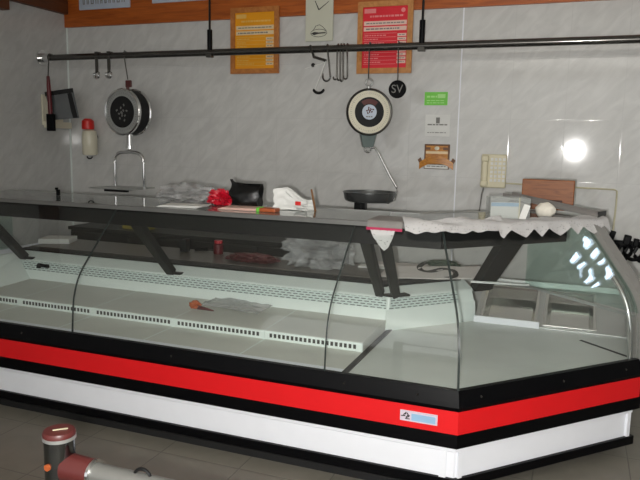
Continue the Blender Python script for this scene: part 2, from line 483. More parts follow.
for x in (-3.6, -2.9, -1.9, -.95, -.6): link('screw', cyl(NB(), (x, CY-.014, .482), (x, CY-.004, .486), .0045, seg=8), 'hook', ct)
for s in (.12, .62, 1.05): link('screw', cyl(NB(), PB(s, -.014, .482), PB(s, -.004, .486), .0045, seg=8), 'hook', ct)
# badge on the red stripe
bd = link('badge', bx(-.675, -.504, CY-.021, CY-.016, .354, .404, .001), 'badge', ct); bd['label'] = 'small lilac and pale blue maker badge'
link('badge_field', bx(-.622, -.512, CY-.0225, CY-.021, .361, .393), 'bluelogo', bd)
bm = NB()
for k in range(7):
    a = k*2.4; box(bm, (-.646+.010*math.cos(a), CY-.0218, .381+.010*math.sin(a)), (.012, .0014, .005), Matrix.Rotation(a, 3, 'Y'))
box(bm, (-.664, CY-.0218, .377), (.012, .0014, .004)); box(bm, (-.64, CY-.0218, .366), (.022, .0014, .004))
link('badge_mark', bm, 'ink', bd)
# hidden tub body below the deck
V = Vector((-.99, 3.72, 0)); E_in = PB(SE-.012, .02, 0)
body_poly = [(XL, 2.92), (CX-TAN*.06, CY+.06), tuple(PB(SE-.02, .06, 0))[:2], (.34, 4.13), (-.55, 4.13), (-.80, 4.36), (XL, 4.36)]
link('body', prism(NB(), body_poly, .11, .49), 'cab', ct)
link('well_body', prism(NB(), [(-.55, 4.13), (.34, 4.13), (.34, 4.64), (-.55, 4.64)], .11, .40), 'cab', ct)
link('foot', bx(-3.9, -.9, 3.4, 4.2, 0, .11), 'blackmatte', ct)
# deck sheets of the straight section, one tray per module
xs = [-3.66, -3.312, -2.728, -2.148, -1.556, -.985]
for x0, x1 in zip(xs[:-1], xs[1:]):
    link('deck_tray', bx(x0+.003, x1-.003, CY+.035, 3.26, .492, .510, .002), 'tray', ct)
    sh = link('product_shelf', sweep(NB(), [(3.255-CY, .493), (3.71-CY, .493), (3.71-CY, .572), (3.255-CY, .560)], [A_(x0+.0025), A_(x1-.0025)]), 'tray', ct)
    if x0 > -3.6: link('seam_divider', bx(x0-.004, x0+.004, CY+.09, 3.71, .49, .5105), 'liner', ct); link('seam_divider', sweep(NB(), [(3.2565-CY, .50), (3.70-CY, .50), (3.70-CY, .5725), (3.2565-CY, .5607)], [A_(x0-.003), A_(x0+.003)]), 'liner', ct)
    link('air_grille', bx(x0+.001, x1-.001, 3.245, 3.255, .511, .558), 'liner', sh)
    g = NB(); xx = x0+.04
    while xx < x1-.025:
        box(g, (xx, 3.2445, .536), (.0150, .002, .022)); xx += .0256
    link('grille_slots', g, 'seam', sh)
link('white_edge', bx(XL+.05, -.985, CY+.03, CY+.085, .50, .515), 'white', ct)
link('seam_strip', bx(-.984, -.955, CY+.04, 3.73, .492, .514), 'seam', ct)
deck = [(-.955, CY+.035), (CX-TAN*.035, CY+.035), tuple(PB(SE-.012, .035, 0))[:2], (.335, 4.15), (-.54, 4.15), (-.57, 4.125), (-.955, 3.735)]
link('corner_deck', prism(NB(), deck, .488, .508), 'deck', ct)
# back sheets: ramp, perforated strip, ledge
prof_a = lambda pts: [(y-CY, z) for y, z in pts]
stA = [A_(XL+.1), A_(-.992)]
def backB(d): return lambda dd: None
# straight section
def strip(name, mat, p0, p1, st, t=.006, parent=ct):
    (d0, z0), (d1, z1) = p0, p1
    L = math.hypot(d1-d0, z1-z0); nx, nz = -(z1-z0)/L*t, (d1-d0)/L*t
    return link(name, sweep(NB(), [p0, p1, (d1-nx, z1-nz), (d0-nx, z0-nz)], st), mat, parent)
K = [(3.700-CY, .570), (3.722-CY, .632), (3.748-CY, .692), (3.757-CY, .703), (3.850-CY, .746)]
strip('back_sheet', 'liner', K[0], K[1], stA)
strip('perforated_strip', 'perf_a', K[1], K[2], stA)
strip('back_sheet', 'liner', K[2], K[3], stA); strip('back_ledge', 'liner', K[3], K[4], stA)
# angled section: same section measured from its own front
DB = .985-(3.715-CY)
KB = [(d+DB, z) for d, z in K]; KB[0] = (KB[0][0]+.012, .505)
stB = [B_(.232), B_(.885)]
strip('back_sheet', 'liner', KB[0], KB[1], stB)
strip('perforated_strip', 'perf_b', KB[1], KB[2], [B_(.25), B_(.76)])
strip('back_sheet', 'liner', KB[1], KB[2], [B_(.76), B_(.875)])
strip('back_sheet', 'liner', KB[2], KB[3], stB); strip('back_ledge', 'liner', KB[3], KB[4], stB)
bm = NB(); cyl(bm, (-.985, 3.712, .505), (-.985, 3.745, .70), .014, seg=10)
link('corner_post', bm, 'liner', ct)
# rear rail and worktop behind the well
link('rear_rail', prism(NB(), [(XL+.05, 3.852), (-1.055, 3.852), tuple(PB(.28, 1.11, 0))[:2], tuple(PB(.86, 1.11, 0))[:2], tuple(PB(.86, 1.21, 0))[:2], tuple(PB(.28, 1.21, 0))[:2], (-1.1, 3.965), (XL+.05, 3.965)], .73, .757), 'post', ct)
link('worktop', prism(NB(), [(XL+.05, 3.967), (-1.1, 3.967), tuple(PB(.26, 1.215, 0))[:2], tuple(PB(.90, 1.215, 0))[:2], tuple(PB(.90, 1.45, 0))[:2], (-.95, 4.40), (XL+.05, 4.40)], .72, .760), 'worktop', ct)
link('rear_body', prism(NB(), [(XL+.05, 3.90), (-1.05, 3.90), tuple(PB(.30, 1.16, 0))[:2], tuple(PB(.85, 1.16, 0))[:2], (-.70, 4.35), (XL+.05, 4.35)], .49, .72), 'cab', ct)
# left end
link('end_liner', slab(NB(), [(-3.655, 2.9, .50), (-3.655, 3.71, .565), (-3.80, 3.76, .70), (-3.84, 3.85, .742), (-3.84, 2.95, .742)], (-.03, 0, 0)), 'liner', ct)
# steel serving well at the right: sloped tray panel with a rear rail
def slope(x, t, h=0.): # t 0..1 up the slope
    return Vector((x, 4.152+t*.46, .512+t*.155+h))
bm = NB()
for x0, x1, t0, t1 in ((-.54, -.505, 0, 1), (-.175, -.125, 0, 1), (.165, .335, 0, 1), (-.505, -.175, 0, .07), (-.505, -.175, .93, 1), (-.125, .165, 0, .07), (-.125, .165, .93, 1)):
    slab(bm, [slope(x0, t0), slope(x1, t0), slope(x1, t1), slope(x0, t1)], (0, 0, -.014))
wp = link('well_panel', bm, 'steel', ct); wp['label'] = 'steel panel holding the two food pans'
link('well_front_strip', bx(-.54, -.15, 4.138, 4.150, .508, .548, .002), 'white', ct)
link('well_front_strip', bx(-.15, .335, 4.138, 4.150, .508, .518, .002), 'alu', ct)
link('rear_lip', bx(-.56, .34, 4.615, 4.635, .60, .705, .003), 'alu', ct)
link('side_sheet', slab(NB(), [PB(SE-.014, .06, .505), (.338, 4.15, .505), (.338, 4.62, .60), (.338, 4.62, .72), (.338, 4.15, .70), PB(SE-.014, .06, .70)], (.006, 0, 0)), 'steel', ct)
# front glass, curved
GP = [(0.000, .512), (.004, .57), (.009, .63), (.016, .69), (.028, .74), (.045, .787), (.068, .83), (.10, .872), (.14, .913), (.182, .954), (.222, .994), (.262, 1.033), (.30, 1.070), (.337, 1.106), (.375, 1.145), (.412, 1.182)]
def catmull(p, k=3):
    out = []
    for i in range(len(p)-1):
        a, b, c, d = p[max(i-1, 0)], p[i], p[i+1], p[min(i+2, len(p)-1)]
        for j in range(k):
            t = j/k
            out.append(tuple(.5*((2*b[m])+(-a[m]+c[m])*t+(2*a[m]-5*b[m]+4*c[m]-d[m])*t*t+(-a[m]+3*b[m]-3*c[m]+d[m])*t**3) for m in (0, 1)))
    return out+[p[-1]]
GC = catmull([(d+.008, z) for d, z in GP], 3)
def offset(p, t):
    out = []
    for i in range(len(p)):
        a, b = p[max(i-1, 0)], p[min(i+1, len(p)-1)]
        dx, dz = b[0]-a[0], b[1]-a[1]; L = math.hypot(dx, dz)
        out.append((p[i][0]+dz/L*t, p[i][1]-dx/L*t))
    return out
GSEC = GC + offset(GC, .006)[::-1]
XJ = [XL+.02, -2.556, -1.058]
panes = [[A_(XJ[0]), A_(XJ[1]-.003)], [A_(XJ[1]+.003), A_(XJ[2]-.003)], [A_(XJ[2]+.003), lambda d: MIT()(d)+Vector((-.003, 0, 0))], [lambda d: MIT()(d)+Vector((.003, .002, 0)), B_(SE)]]
for st in panes: link('front_glass', sweep(NB(), GSEC, st), 'glass', ct, smooth=30.)
JSEC = offset(GC, -.0015)+offset(GC, .0075)[::-1]
for x in XJ[1:]: link('glass_joint', sweep(NB(), JSEC, [A_(x-.0025), A_(x+.0025)]), 'gasket', ct, smooth=30.)
link('glass_joint', sweep(NB(), JSEC, [lambda d: MIT()(d)+Vector((-.004, 0, 0)), lambda d: MIT()(d)+Vector((.004, .002, 0))]), 'gasket', ct, smooth=30.)
# top: glass shelf, front edge strip, dark lamp beam
topst = [A_(XL+.02), MIT(), B_(SE+.03)]
link('top_shelf', sweep(NB(), rect(.425, .97, 1.187, 1.197), topst), 'shelf_glass', ct)
link('top_edge', sweep(NB(), [(.408, 1.176), (.44, 1.176), (.44, 1.199), (.414, 1.199)], topst), 'edgegrey', ct)
link('rear_edge', sweep(NB(), rect(.955, .985, 1.182, 1.199), topst), 'alu', ct)
beamst = [A_(XL+.02), MIT(), B_(1.04)]
bmo = link('lamp_beam', sweep(NB(), [(.436, 1.080), (.60, 1.095), (.62, 1.175), (.436, 1.175)], beamst), 'beamblack', ct)
link('lamp_tube', sweep(NB(), rect(.50, .56, 1.088, 1.094), [A_(XL+.1), A_(-1.2)]), 'liner', bmo)
# leaning posts
def post(bot, top, w, t, foot_u):
    bot, top = Vector(bot), Vector(top); d = top-bot; fu = Vector(foot_u).normalized()
    side = fu; nrm = d.cross(side).normalized(); side = nrm.cross(d).normalized()
    bm = NB(); q = []
    for p, ww in ((bot, w*.78), (top, w)):
        q.append([p+side*ww/2+nrm*t/2, p-side*ww/2+nrm*t/2, p-side*ww/2-nrm*t/2, p+side*ww/2-nrm*t/2])
    vs = [[bm.verts.new(v) for v in r] for r in q]
    bm.faces.new(vs[0][::-1]); bm.faces.new(vs[1])
    for i in range(4): bm.faces.new((vs[0][i], vs[0][(i+1) % 4], vs[1][(i+1) % 4], vs[1][i]))
    bmesh.ops.bevel(bm, geom=list(bm.edges), offset=.006, segments=2, affect='EDGES', profile=.5)
    p = link('support_post', bm, 'post', ct)
    f = NB(); c = bot+fu*.03; box(f, c+Vector((0, 0, -.002)), (.11, .06, .012), Matrix.Rotation(math.atan2(fu.y, fu.x), 3, 'Z'), .004)
    link('foot_plate', f, 'post', p)
for x in (-3.77, -2.50): post((x, 3.765, .712), (x, CY+.52, 1.10), .075, .05, (1, 0, 0))
post((-1.045, 3.765, .712), (-1.03, CY+.52, 1.10), .062, .05, (1, 0, 0))
post((-.952, 3.772, .712), (-.925, CY+.52, 1.10), .062, .05, tuple(UB))
post(PB(.955, DB+.905, .70), PB(.955, .70, 1.15), .17, .06, tuple(UB))
# right end: glass pane with a grey rim following the curve
rimsec = offset(GC, -.055)+offset(GC, .012)[::-1]
# grey rim sits just outside the pane
rs_ = [p for p in offset(GC, -.030) if p[1] > .50]; ri_ = [p for p in offset(GC, .02) if p[1] > .50]
link('end_rim', sweep(NB(), rs_+[(rs_[-1][0]+.55, rs_[-1][1]), (rs_[-1][0]+.55, rs_[-1][1]-.05)]+ri_[::-1], [B_(SE+.012), B_(SE+.075)]), 'grey', ct, smooth=30.)
gin = [p for p in GC if p[1] > .74]
pane = gin+[(.86, 1.18), (.86, .74)]
link('end_glass', sweep(NB(), pane, [B_(SE+.002), B_(SE+.009)]), 'endglass', ct)
link('end_glass', sweep(NB(), gin+[(.97, 1.18), (.97, .76)], [A_(XL+.004), A_(XL+.011)]), 'endglass', ct)
link('end_panel', prism(NB(), [(XL-.02, CY+.02), (XL, CY+.02), (XL, 4.36), (XL-.02, 4.36)], .11, .76), 'white', ct)
link('end_glass_rail', sweep(NB(), rect(gin[0][0]+.02, .86, .728, .742), [B_(SE-.004), B_(SE+.012)]), 'alu', ct)
bm = NB(); tube(bm, [PB(SE-.03, d+.03, z) for d, z in GC if z < .95], .013, 10)
link('end_tube', bm, 'chrome', ct, smooth=40.)
link('end_panel', slab(NB(), [PB(SE, -.01, .256), PB(SE, -.01, .51), PB(SE, .40, .51), PB(SE, .40, .256)], tuple(UB*.02)), 'black', ct)
link('well_rail', slab(NB(), [(-.57, 4.145, .752), (-.225, 4.20, .752), (-.225, 4.22, .752), (-.57, 4.165, .752)], (0, 0, .012)), 'alu', ct)

# steel food pans in the serving well
def pan(x0, x1, label):
    bm = NB(); t0, t1 = .075, .925; dep = .075
    nrm = Vector((0, -.155, .46)).normalized()
    def P(x, t, k, inset=0):
        tt = t0+(t1-t0)*t; v = slope(x, tt)
        return v - nrm*k
    rim = .012
    def ring(ins, k):
        ti = ins/.46
        return [P(x0+ins, ti, k), P(x1-ins, ti, k), P(x1-ins, 1-ti, k), P(x0+ins, 1-ti, k)]
    rings = [ring(-.012, -.004), ring(.004, -.004), ring(.006, .01), ring(.025, dep), ]
    vs = [[bm.verts.new(p) for p in r] for r in rings]
    for a, b in zip(vs[:-1], vs[1:]):
        for i in range(4): bm.faces.new((a[i], a[(i+1) % 4], b[(i+1) % 4], b[i]))
    bm.faces.new(vs[-1])
    bmesh.ops.recalc_face_normals(bm, faces=bm.faces)
    bmesh.ops.solidify(bm, geom=list(bm.faces), thickness=.0015)
    o = link('steel_pan', bm, 'polished', None)
    return tag(o, label, 'food pan', 'steel pans in the serving well')
pan(-.5, -.18, 'steel food pan in the serving well, beside the wide slanted post')
pan(-.12, .16, 'steel food pan in the serving well, nearest the glass end of the counter')

# dark cabinet low against the back wall
cb = thing('back_cabinet', (-3, 5.0, 0), 'low dark cabinet against the tiled wall, behind the meat counter', 'cabinet')
link('carcass', bx(-4.3, -1.75, 4.86, 5.29, .06, .76), 'cab', cb)
link('plinth', bx(-4.27, -1.78, 4.90, 5.28, 0, .06), 'blackmatte', cb)
link('top_board', bx(-4.32, -1.73, 4.84, 5.295, .76, .79, .004), 'cab', cb)
for k in range(4):
    x = -4.29+k*.635; d = link('door', bx(x, x+.625, 4.842, 4.858, .08, .745, .003), 'cab', cb)
    link('handle', bx(x+.54, x+.56, 4.828, 4.842, .55, .68, .003), 'hook', d)

# ------------------------------------------------------------------ rail and hanging things
RY, RZ = 4.96, 2.308
rl = thing('meat_rail', (-1.5, RY, RZ), 'dark steel hanging rail running across the tiled wall above the counter', 'rail')
link('bar', cyl(NB(), (WX0+.03, RY, RZ), (WX1-.03, RY, RZ), .027, seg=28), 'railsteel', rl, smooth=40.)
for x, s in ((WX0, 1), (WX1, -1)):
    bm = NB(); cyl(bm, (x, RY, RZ), (x+s*.012, RY, RZ), .07, seg=24); cyl(bm, (x+s*.012, RY, RZ), (x+s*.10, RY, RZ), .04, seg=20)
    link('end_flange', bm, 'chrome', rl, smooth=40.)
for x in (-2.898, -1.128):
    bm = NB(); cyl(bm, (x, RY, RZ), (x, RY, WH), .009, seg=10); h = link('hanger_rod', bm, 'iron', rl)
    bm = NB(); cyl(bm, (x, RY, RZ-.032), (x, RY, 2.49), .021, seg=16); link('sleeve', bm, 'black', h)
    bm = NB(); box(bm, (x, RY, RZ-.022), (.05, .05, .035), None, .003); link('clamp', bm, 'hook', h)

def jhook(bm, x, top, bot, w, r=.006, lean=0., yo=0.):
    """long hook: bent over the rail at the top, round bend below"""
    y = RY+yo
    P = [Vector((x, y+.02, top-.045)), Vector((x, y+.018, top-.01)), Vector((x, y, top)), Vector((x, y-.018, top-.01)), Vector((x+lean*.3, y-.02, top-.06))]
    P += [Vector((x+lean, y-.02, bot+w*.5))]
    for i in range(1, 9):
        a = PI*i/8
        P.append(Vector((x+lean-w*.5+w*.5*math.cos(a), y-.02, bot+w*.5-w*.5*math.sin(a))))
    P.append(Vector((x+lean-w*1.02, y-.02, bot+w*.95)))
    rr = [r]*(len(P)-1)+[r*.4]
    return tube(bm, P, rr, 8)
spec = [(-1.862, 2.341, 2.064, .062, .035, 'single butcher hook on the rail below the clock, apart from the nested four'),
        (-1.775, 2.341, 2.075, .026, .000, 'first from the left of four nested hooks on the rail, beside the red price board'),
        (-1.750, 2.341, 2.070, .020, .002, 'second from the left of four nested hooks on the rail, beside the red price board'),
        (-1.728, 2.341, 2.062, .018, .003, 'third from the left of four nested hooks on the rail, beside the red price board'),
        (-1.700, 2.341, 2.078, .032, .012, 'rightmost of four nested hooks on the rail, beside the red price board')]
for i, (x, t, b, w, le, lab) in enumerate(spec):
    tag(link('meat_hook', jhook(NB(), x, t, b, w, .0065, le), 'hook', None, smooth=40.), lab, 'hook', 'butcher hooks on the rail')
# hook tied on with white twine
tw = thing('twine_hook', (-1.9, RY-.03, 2.1), 'small dark hook dangling from the rail on white twine, below the white clock', 'hook')
bm = NB(); tube(bm, [(-1.998, RY-.02, 2.335), (-1.96, RY-.035, 2.245), (-1.86, RY-.035, 2.215)], .010, 8); link('wire_arm', bm, 'hook', tw)
bm = NB(); tube(bm, [(-1.86, RY-.035, 2.215), (-1.905, RY-.035, 2.10), (-1.945, RY-.035, 2.0)], .0045, 6)
tube(bm, [(-1.862, RY-.04, 2.205), (-1.93, RY-.04, 2.185), (-2.03, RY-.04, 2.16)], .003, 6); link('twine', bm, 'twine', tw)
bm = NB(); tube(bm, arc((-1.915, RY-.035, 2.005), .042, PI, 2*PI, 10, (1, 0, 0), (0, 0, .75)), [.005]+[.011]*9+[.004], 8); link('bent_hook', bm, 'iron', tw)
bm = NB(); bmesh.ops.create_icosphere(bm, subdivisions=2, radius=.016, matrix=Matrix.Translation((-1.965, RY-.035, 2.185))); link('knot', bm, 'iron', tw)
# two small clips
for i, (x, lab) in enumerate(((-4.03, 'small steel clip hook hanging from the rail, the one nearer the side wall'), (-3.90, 'small steel clip hook hanging from the rail, the one nearer the dark dial scale'))):
    t = thing('clip_hook', (x, RY, 2.24), lab, 'hook', 'small clips on the rail')
    bm = NB(); box(bm, (x, RY-.016, 2.225), (.032, .008, .13), None, .002); box(bm, (x, RY, 2.34), (.03, .05, .008)); box(bm, (x, RY-.022, 2.315), (.03, .006, .06)); link('strap', bm, 'hook', t)
    bm = NB(); tube(bm, arc((x, RY-.022, 2.145), .026, PI*.75, PI*2.25, 12, (1, 0, 0), (0, 0, 1)), .012, 8); link('hook', bm, 'chrome', t, smooth=40.)

# hanging dial scales -----------------------------------------------------------
def dial(t, c, R, depth, yaw, mats):
    """drum with bezel and face; yaw turns the face; geometry in world coordinates"""
    U = Vector((math.cos(yaw), math.sin(yaw), 0)); A = Vector((math.sin(yaw), -math.cos(yaw), 0)); Z = Vector((0, 0, 1))
    ax = (U, Z, A); c = Vector(c)
    h = link('drum', lathe(NB(), [(0, -depth), (R*.86, -depth), (R*.97, -depth+.015), (R, -depth+.03), (R, -.012), (R*.985, 0), (0, 0)], c, ax, 48), mats[0], t, smooth=35.)
    link('bezel', lathe(NB(), [(R*.93, -.002), (R*.94, .010), (R*.985, .013), (R*1.03, .004), (R*1.03, -.015), (R*.99, -.015)], c, ax, 48), mats[1], t, smooth=35.)
    f = link('dial_face', lathe(NB(), [(0, .003), (R*.93, .003), (R*.93, .0), (0, .0)], c, ax, 48), mats[2], t)
    return U, A, Z, h, f
# near scale: cream dial with a black centre, round steel pan
c1 = Vector((-1.502, 4.93, 1.830))
s1 = thing('hanging_scale', (-1.51, 4.95, 1.14), 'hanging scale with cream dial and round steel pan, below the red price board', 'scale', 'dial scales on the rail')
U, A, Z, h, f = dial(s1, c1, .172, .075, .50, ('alu', 'hook', 'cream'))
ax = (U, Z, A)
lathe_c = lambda r0, r1, h0, h1: lathe(NB(), [(r0, h0), (r1, h0), (r1, h1), (r0, h1)] if r0 > 0 else [(0, h0), (r1, h0), (r1, h1), (0, h1)], c1, ax, 40)
dc = link('dial_centre', lathe_c(0, .112, .0032, .005), 'blackmatte', f)
bm = NB()
q0 = [c1+A*.0058+.098*(math.cos(a)*U+math.sin(a)*Z) for a in [PI*.27+PI*.46*i/14 for i in range(15)]]
q1 = [c1+A*.0058+.062*(math.cos(a)*U+math.sin(a)*Z) for a in [PI*.27+PI*.46*i/14 for i in range(15)]]
slab(bm, q0+q1[::-1], tuple(A*.0006)); link('red_arc', bm, 'maroon', f)
link('badge_disc', lathe_c(0, .056, .005, .0068), 'lilac', f)
bm = NB()
for k in range(9):
    a = k*2.399; r = .006*k**.7+.004
    p = c1+A*.0074+U*(r*math.cos(a))+Z*(.012+.8*r*math.sin(a)); box(bm, p, (.014, .001, .010), Matrix.Rotation(.50, 3, 'Z') @ Matrix.Rotation(a, 3, 'Y'))
link('badge_print', bm, 'maroon', f)
bm = NB()
for x in (-.018, 0, .018): box(bm, c1+A*.0074+U*x+Z*-.034, (.013, .001, .009), Matrix.Rotation(.50, 3, 'Z'))
link('badge_print', bm, 'inkgrey', f)
bm = NB()
for k in range(60):
    a = 2*PI*k/60; p = c1+A*.0036+.140*(math.cos(a)*U+math.sin(a)*Z)
    box(bm, p, (.014 if k % 5 == 0 else .007, .0008, .002), Matrix.Rotation(.50, 3, 'Z') @ Matrix.Rotation(-a, 3, 'Y'))
link('dial_marks', bm, 'inkgrey', f)
bm = NB(); tube(bm, [(-1.52, RY-.02, 2.335), (-1.52, RY-.02, 2.075)], .0045, 6); tube(bm, [(-1.52, RY+.015, 2.30), (-1.52, RY+.012, 2.345), (-1.52, RY-.012, 2.345), (-1.52, RY-.02, 2.33)], .0045, 6)
link('hanger_wire', bm, 'hook', s1)
bm = NB(); tube(bm, arc((-1.516, 4.945, 2.050), .026, 0, 2*PI, 16, (1, 0, 0), (0, 0, 1))[:-1], .008, 8, True); tube(bm, [(-1.514, 4.93, 2.02), (-1.514, 4.93, 1.985)], .012, 8); link('top_ring', bm, 'alu', s1, smooth=40.)
bm = NB()
tp = [c1+U*-.066+Z*-.155, c1+U*.066+Z*-.155, c1+U*.040+Z*-.265, c1+U*-.040+Z*-.265]
slab(bm, [p+A*.0 for p in tp], tuple(-A*.05)); bmesh.ops.bevel(bm, geom=list(bm.edges), offset=.004, segments=1, affect='EDGES')
link('neck', bm, 'necksteel', s1)
bm = NB(); tube(bm, arc((-1.51, 4.945, 1.552), .024, 0, 2*PI, 14, (1, 0, 0), (0, 0, 1))[:-1], .008, 8, True); link('lower_hook', bm, 'chrome', s1, smooth=40.)
bm = NB(); tube(bm, [(-1.49, 4.945, 1.560), (-1.455, 4.945, 1.565), (-1.42, 4.945, 1.52), (-1.33, 4.945, 1.36), (-1.272, 4.945, 1.27), (-1.27, 4.945, 1.24), (-1.285, 4.945, 1.175), (-1.33, 4.945, 1.150), (-1.485, 4.945, 1.148)], .0085, 10)
link('pan_arm', bm, 'chrome', s1, smooth=40.)
pc = (-1.484, 4.945, 1.152)
link('pan', lathe(NB(), [(0, 0), (.17, .0), (.186, .008), (.195, .025), (.203, .068), (.209, .072), (.209, .076), (.200, .076), (.191, .030), (.176, .012), (0, .006)], pc, 'Z', 48), 'pansteel', s1, smooth=35.)
bm = NB(); box(bm, (-1.55, 4.93, 1.115), (.09, .05, .07), None, .004); box(bm, (-1.55, 4.904, 1.115), (.025, .01, .04)); link('pan_weight', bm, 'iron', s1)

# far scale: dark dial turned away, wide flat plate on a bow
c2 = Vector((-3.735, 4.90, 1.822))
s2 = thing('hanging_scale', (-3.72, 4.95, 1.15), 'hanging scale with dark dial and chrome bow carrying a flat plate', 'scale', 'dial scales on the rail')
yaw2 = -.10
U, A, Z, h, f = dial(s2, c2, .196, .15, yaw2, ('blackmatte', 'chrome', 'alu'))
ax = (U, Z, A)
link('dial_centre', lathe(NB(), [(0, .003), (.136, .003), (.136, .0055), (0, .0055)], c2, ax, 40), 'blackmatte', f)
bm = NB()
for k in range(12):
    a = k*2.399; r = .012*k**.75
    box(bm, c2+A*.006+U*(r*math.cos(a))+Z*(r*math.sin(a)-.01), (.02, .001, .014), Matrix.Rotation(yaw2, 3, 'Z') @ Matrix.Rotation(a, 3, 'Y'))
link('badge_print', bm, 'inkgrey', f)
bm = NB()
for k in range(48):
    a = 2*PI*k/48; box(bm, c2+A*.0036+.160*(math.cos(a)*U+math.sin(a)*Z), (.016, .0008, .003), Matrix.Rotation(yaw2, 3, 'Z') @ Matrix.Rotation(-a, 3, 'Y'))
link('dial_marks', bm, 'inkgrey', f)
link('rear_bezel', lathe(NB(), [(.19, -.150), (.205, -.150), (.205, -.135), (.196, -.130)], c2, ax, 40), 'chrome', s2, smooth=35.)
bm = NB(); tube(bm, [(-3.735, RY-.02, 2.335), (-3.73, RY-.02, 2.27), (-3.70, RY-.02, 2.10)], .0045, 6); tube(bm, [(-3.735, RY+.014, 2.29), (-3.735, RY+.014, 2.34), (-3.735, RY-.014, 2.345), (-3.735, RY-.02, 2.33)], .0045, 6); link('hanger_wire', bm, 'hook', s2)
bm = NB(); box(bm, (-3.70, 4.95, 2.065), (.055, .025, .06), None, .006); cyl(bm, (-3.71, 4.95, 2.0), (-3.71, 4.95, 2.05), .014); link('top_ring', bm, 'maroon', s2)
bm = NB(); cyl(bm, (-3.70, 4.95, 1.53), (-3.70, 4.95, 1.65), .030, .024, 16); cyl(bm, (-3.70, 4.95, 1.505), (-3.70, 4.95, 1.53), .036, seg=16); link('neck', bm, 'chrome', s2, smooth=40.)
bow = [(-3.865, 4.95, 1.155), (-3.863, 4.95, 1.38)]+[tuple(p) for p in arc((-3.793, 4.95, 1.40), .070, PI, PI/2, 6, (1, 0, 0), (0, 0, 1))]+[(-3.70, 4.95, 1.478)]+[tuple(p) for p in arc((-3.632, 4.95, 1.40), .070, PI/2, 0, 6, (1, 0, 0), (0, 0, 1))]+[(-3.56, 4.95, 1.38), (-3.556, 4.95, 1.155)]
bm = NB(); tube(bm, bow, .0145, 10); link('bow', bm, 'chrome', s2, smooth=40.)
bm = NB(); box(bm, (-3.78, 4.93, 1.158), (.46, .34, .008), None, .002); pl = link('plate', bm, 'alu', s2)
link('plate_bracket', bx(-3.84, -3.60, 4.76, 4.79, 1.135, 1.153, .002), 'iron', s2)

# round black tag
tg = thing('round_tag', (-1.293, RY-.02, 1.99), 'small round black tag with pale monogram, hanging from the rail by the cream dial scale', 'tag')
axt = (Vector((1, 0, 0)), Vector((0, 0, 1)), Vector((0, -1, 0)))
link('disc', lathe(NB(), [(0, -.008), (.060, -.008), (.066, -.004), (.066, .004), (.060, .008), (0, .008)], (-1.293, RY-.02, 1.998), axt, 32), 'black', tg, smooth=30.)
text_mesh('SV', .085, 'inkgrey', 'monogram', tg, Matrix.Translation((-1.293, RY-.0295, 1.998)) @ FACE_FRONT)
bm = NB(); tube(bm, [(-1.30, RY+.016, 2.30), (-1.30, RY+.014, 2.345), (-1.30, RY-.014, 2.345), (-1.297, RY-.02, 2.32), (-1.293, RY-.02, 2.06)], .004, 6); link('wire', bm, 'hook', tg)

# ------------------------------------------------------------------ things on the walls
def price_board(x0, x1, z0, z1, y, fr, sh, pale, line, label, header):
    t = thing('price_board', ((x0+x1)/2, y, z0), label, 'framed sign', 'framed price boards')
    w = .042; bm = NB()
    slab(bm, [(x0, y-.022, z0), (x1, y-.022, z0), (x1, y-.022, z0+w), (x0, y-.022, z0+w)], (0, .022, 0))
    slab(bm, [(x0, y-.022, z1-w), (x1, y-.022, z1-w), (x1, y-.022, z1), (x0, y-.022, z1)], (0, .022, 0))
    slab(bm, [(x0, y-.022, z0+w), (x0+w, y-.022, z0+w), (x0+w, y-.022, z1-w), (x0, y-.022, z1-w)], (0, .022, 0))
    slab(bm, [(x1-w, y-.022, z0+w), (x1, y-.022, z0+w), (x1, y-.022, z1-w), (x1-w, y-.022, z1-w)], (0, .022, 0))
    link('frame', bm, fr, t)
    s = link('printed_sheet', bx(x0+w, x1-w, y-.012, y-.004, z0+w, z1-w), sh, t)
    W = x1-x0-2*w; a = x0+w+.008; b = x1-w-.008; top = z1-w; yy = y-.0126
    bm = NB(); box(bm, ((a+b)/2, yy, top-.125), (b-a, .001, .034)); box(bm, ((a+b)/2, yy, top-.168), (b-a, .001, .032))
    c0 = x1-w-.078
    for k in range(8): box(bm, ((c0+b)/2, yy, top-.218-k*.0295), (b-c0, .001, .022))
    link('pale_rows', bm, pale, s)
    bm = NB()
    for k in range(9): box(bm, ((a+c0)/2-.004, yy, top-.203-k*.0295), (c0-a-.008, .001, .003))
    for k in range(8):
        strokes(bm, a+.008, a+.008+random.uniform(.08, .2), top-.218-k*.0295, .008, yy)
    box(bm, (a+.05, yy, top-.030), (.095, .001, .034)); strokes(bm, a+.05, b-.03, top-.072, .014, yy)
    if header: lathe(bm, [(0, 0), (.017, 0), (.017, .001), (0, .001)], (b-.03, yy+.0005, top-.032), axt, 20)
    link('light_print', bm, line, s)
    bm = NB()
    strokes(bm, a+.02, b-.02, top-.125, .008, yy-.001); strokes(bm, a+.02, b-.05, top-.168, .010, yy-.001)
    for k in range(8): strokes(bm, c0+.012, b-.012, top-.218-k*.0295, .005, yy-.001)
    link('small_print', bm, 'inkgrey', s)
    return t
BY = WY1-.032
price_board(-2.862, -2.408, 2.165, 2.712, BY, 'frame_or', 'sheet_or', 'pale_or', 'line_or', 'framed orange and yellow price board hanging over the wooden beam, left of the white clock', False)
price_board(-1.718, -1.270, 2.148, 2.702, BY, 'frame_rd', 'sheet_rd', 'pale_rd', 'line_rd', 'framed red price board hanging over the wooden beam, behind the cream dial scale', True)
ck = thing('wall_clock', (-2.05, BY, 2.41), 'tall white rectangular wall clock card between the orange and red price boards', 'clock')
link('clock_body', bx(-2.170, -1.930, BY-.018, BY, 2.415, 2.78, .004), 'clockface', ck)
bm = NB()
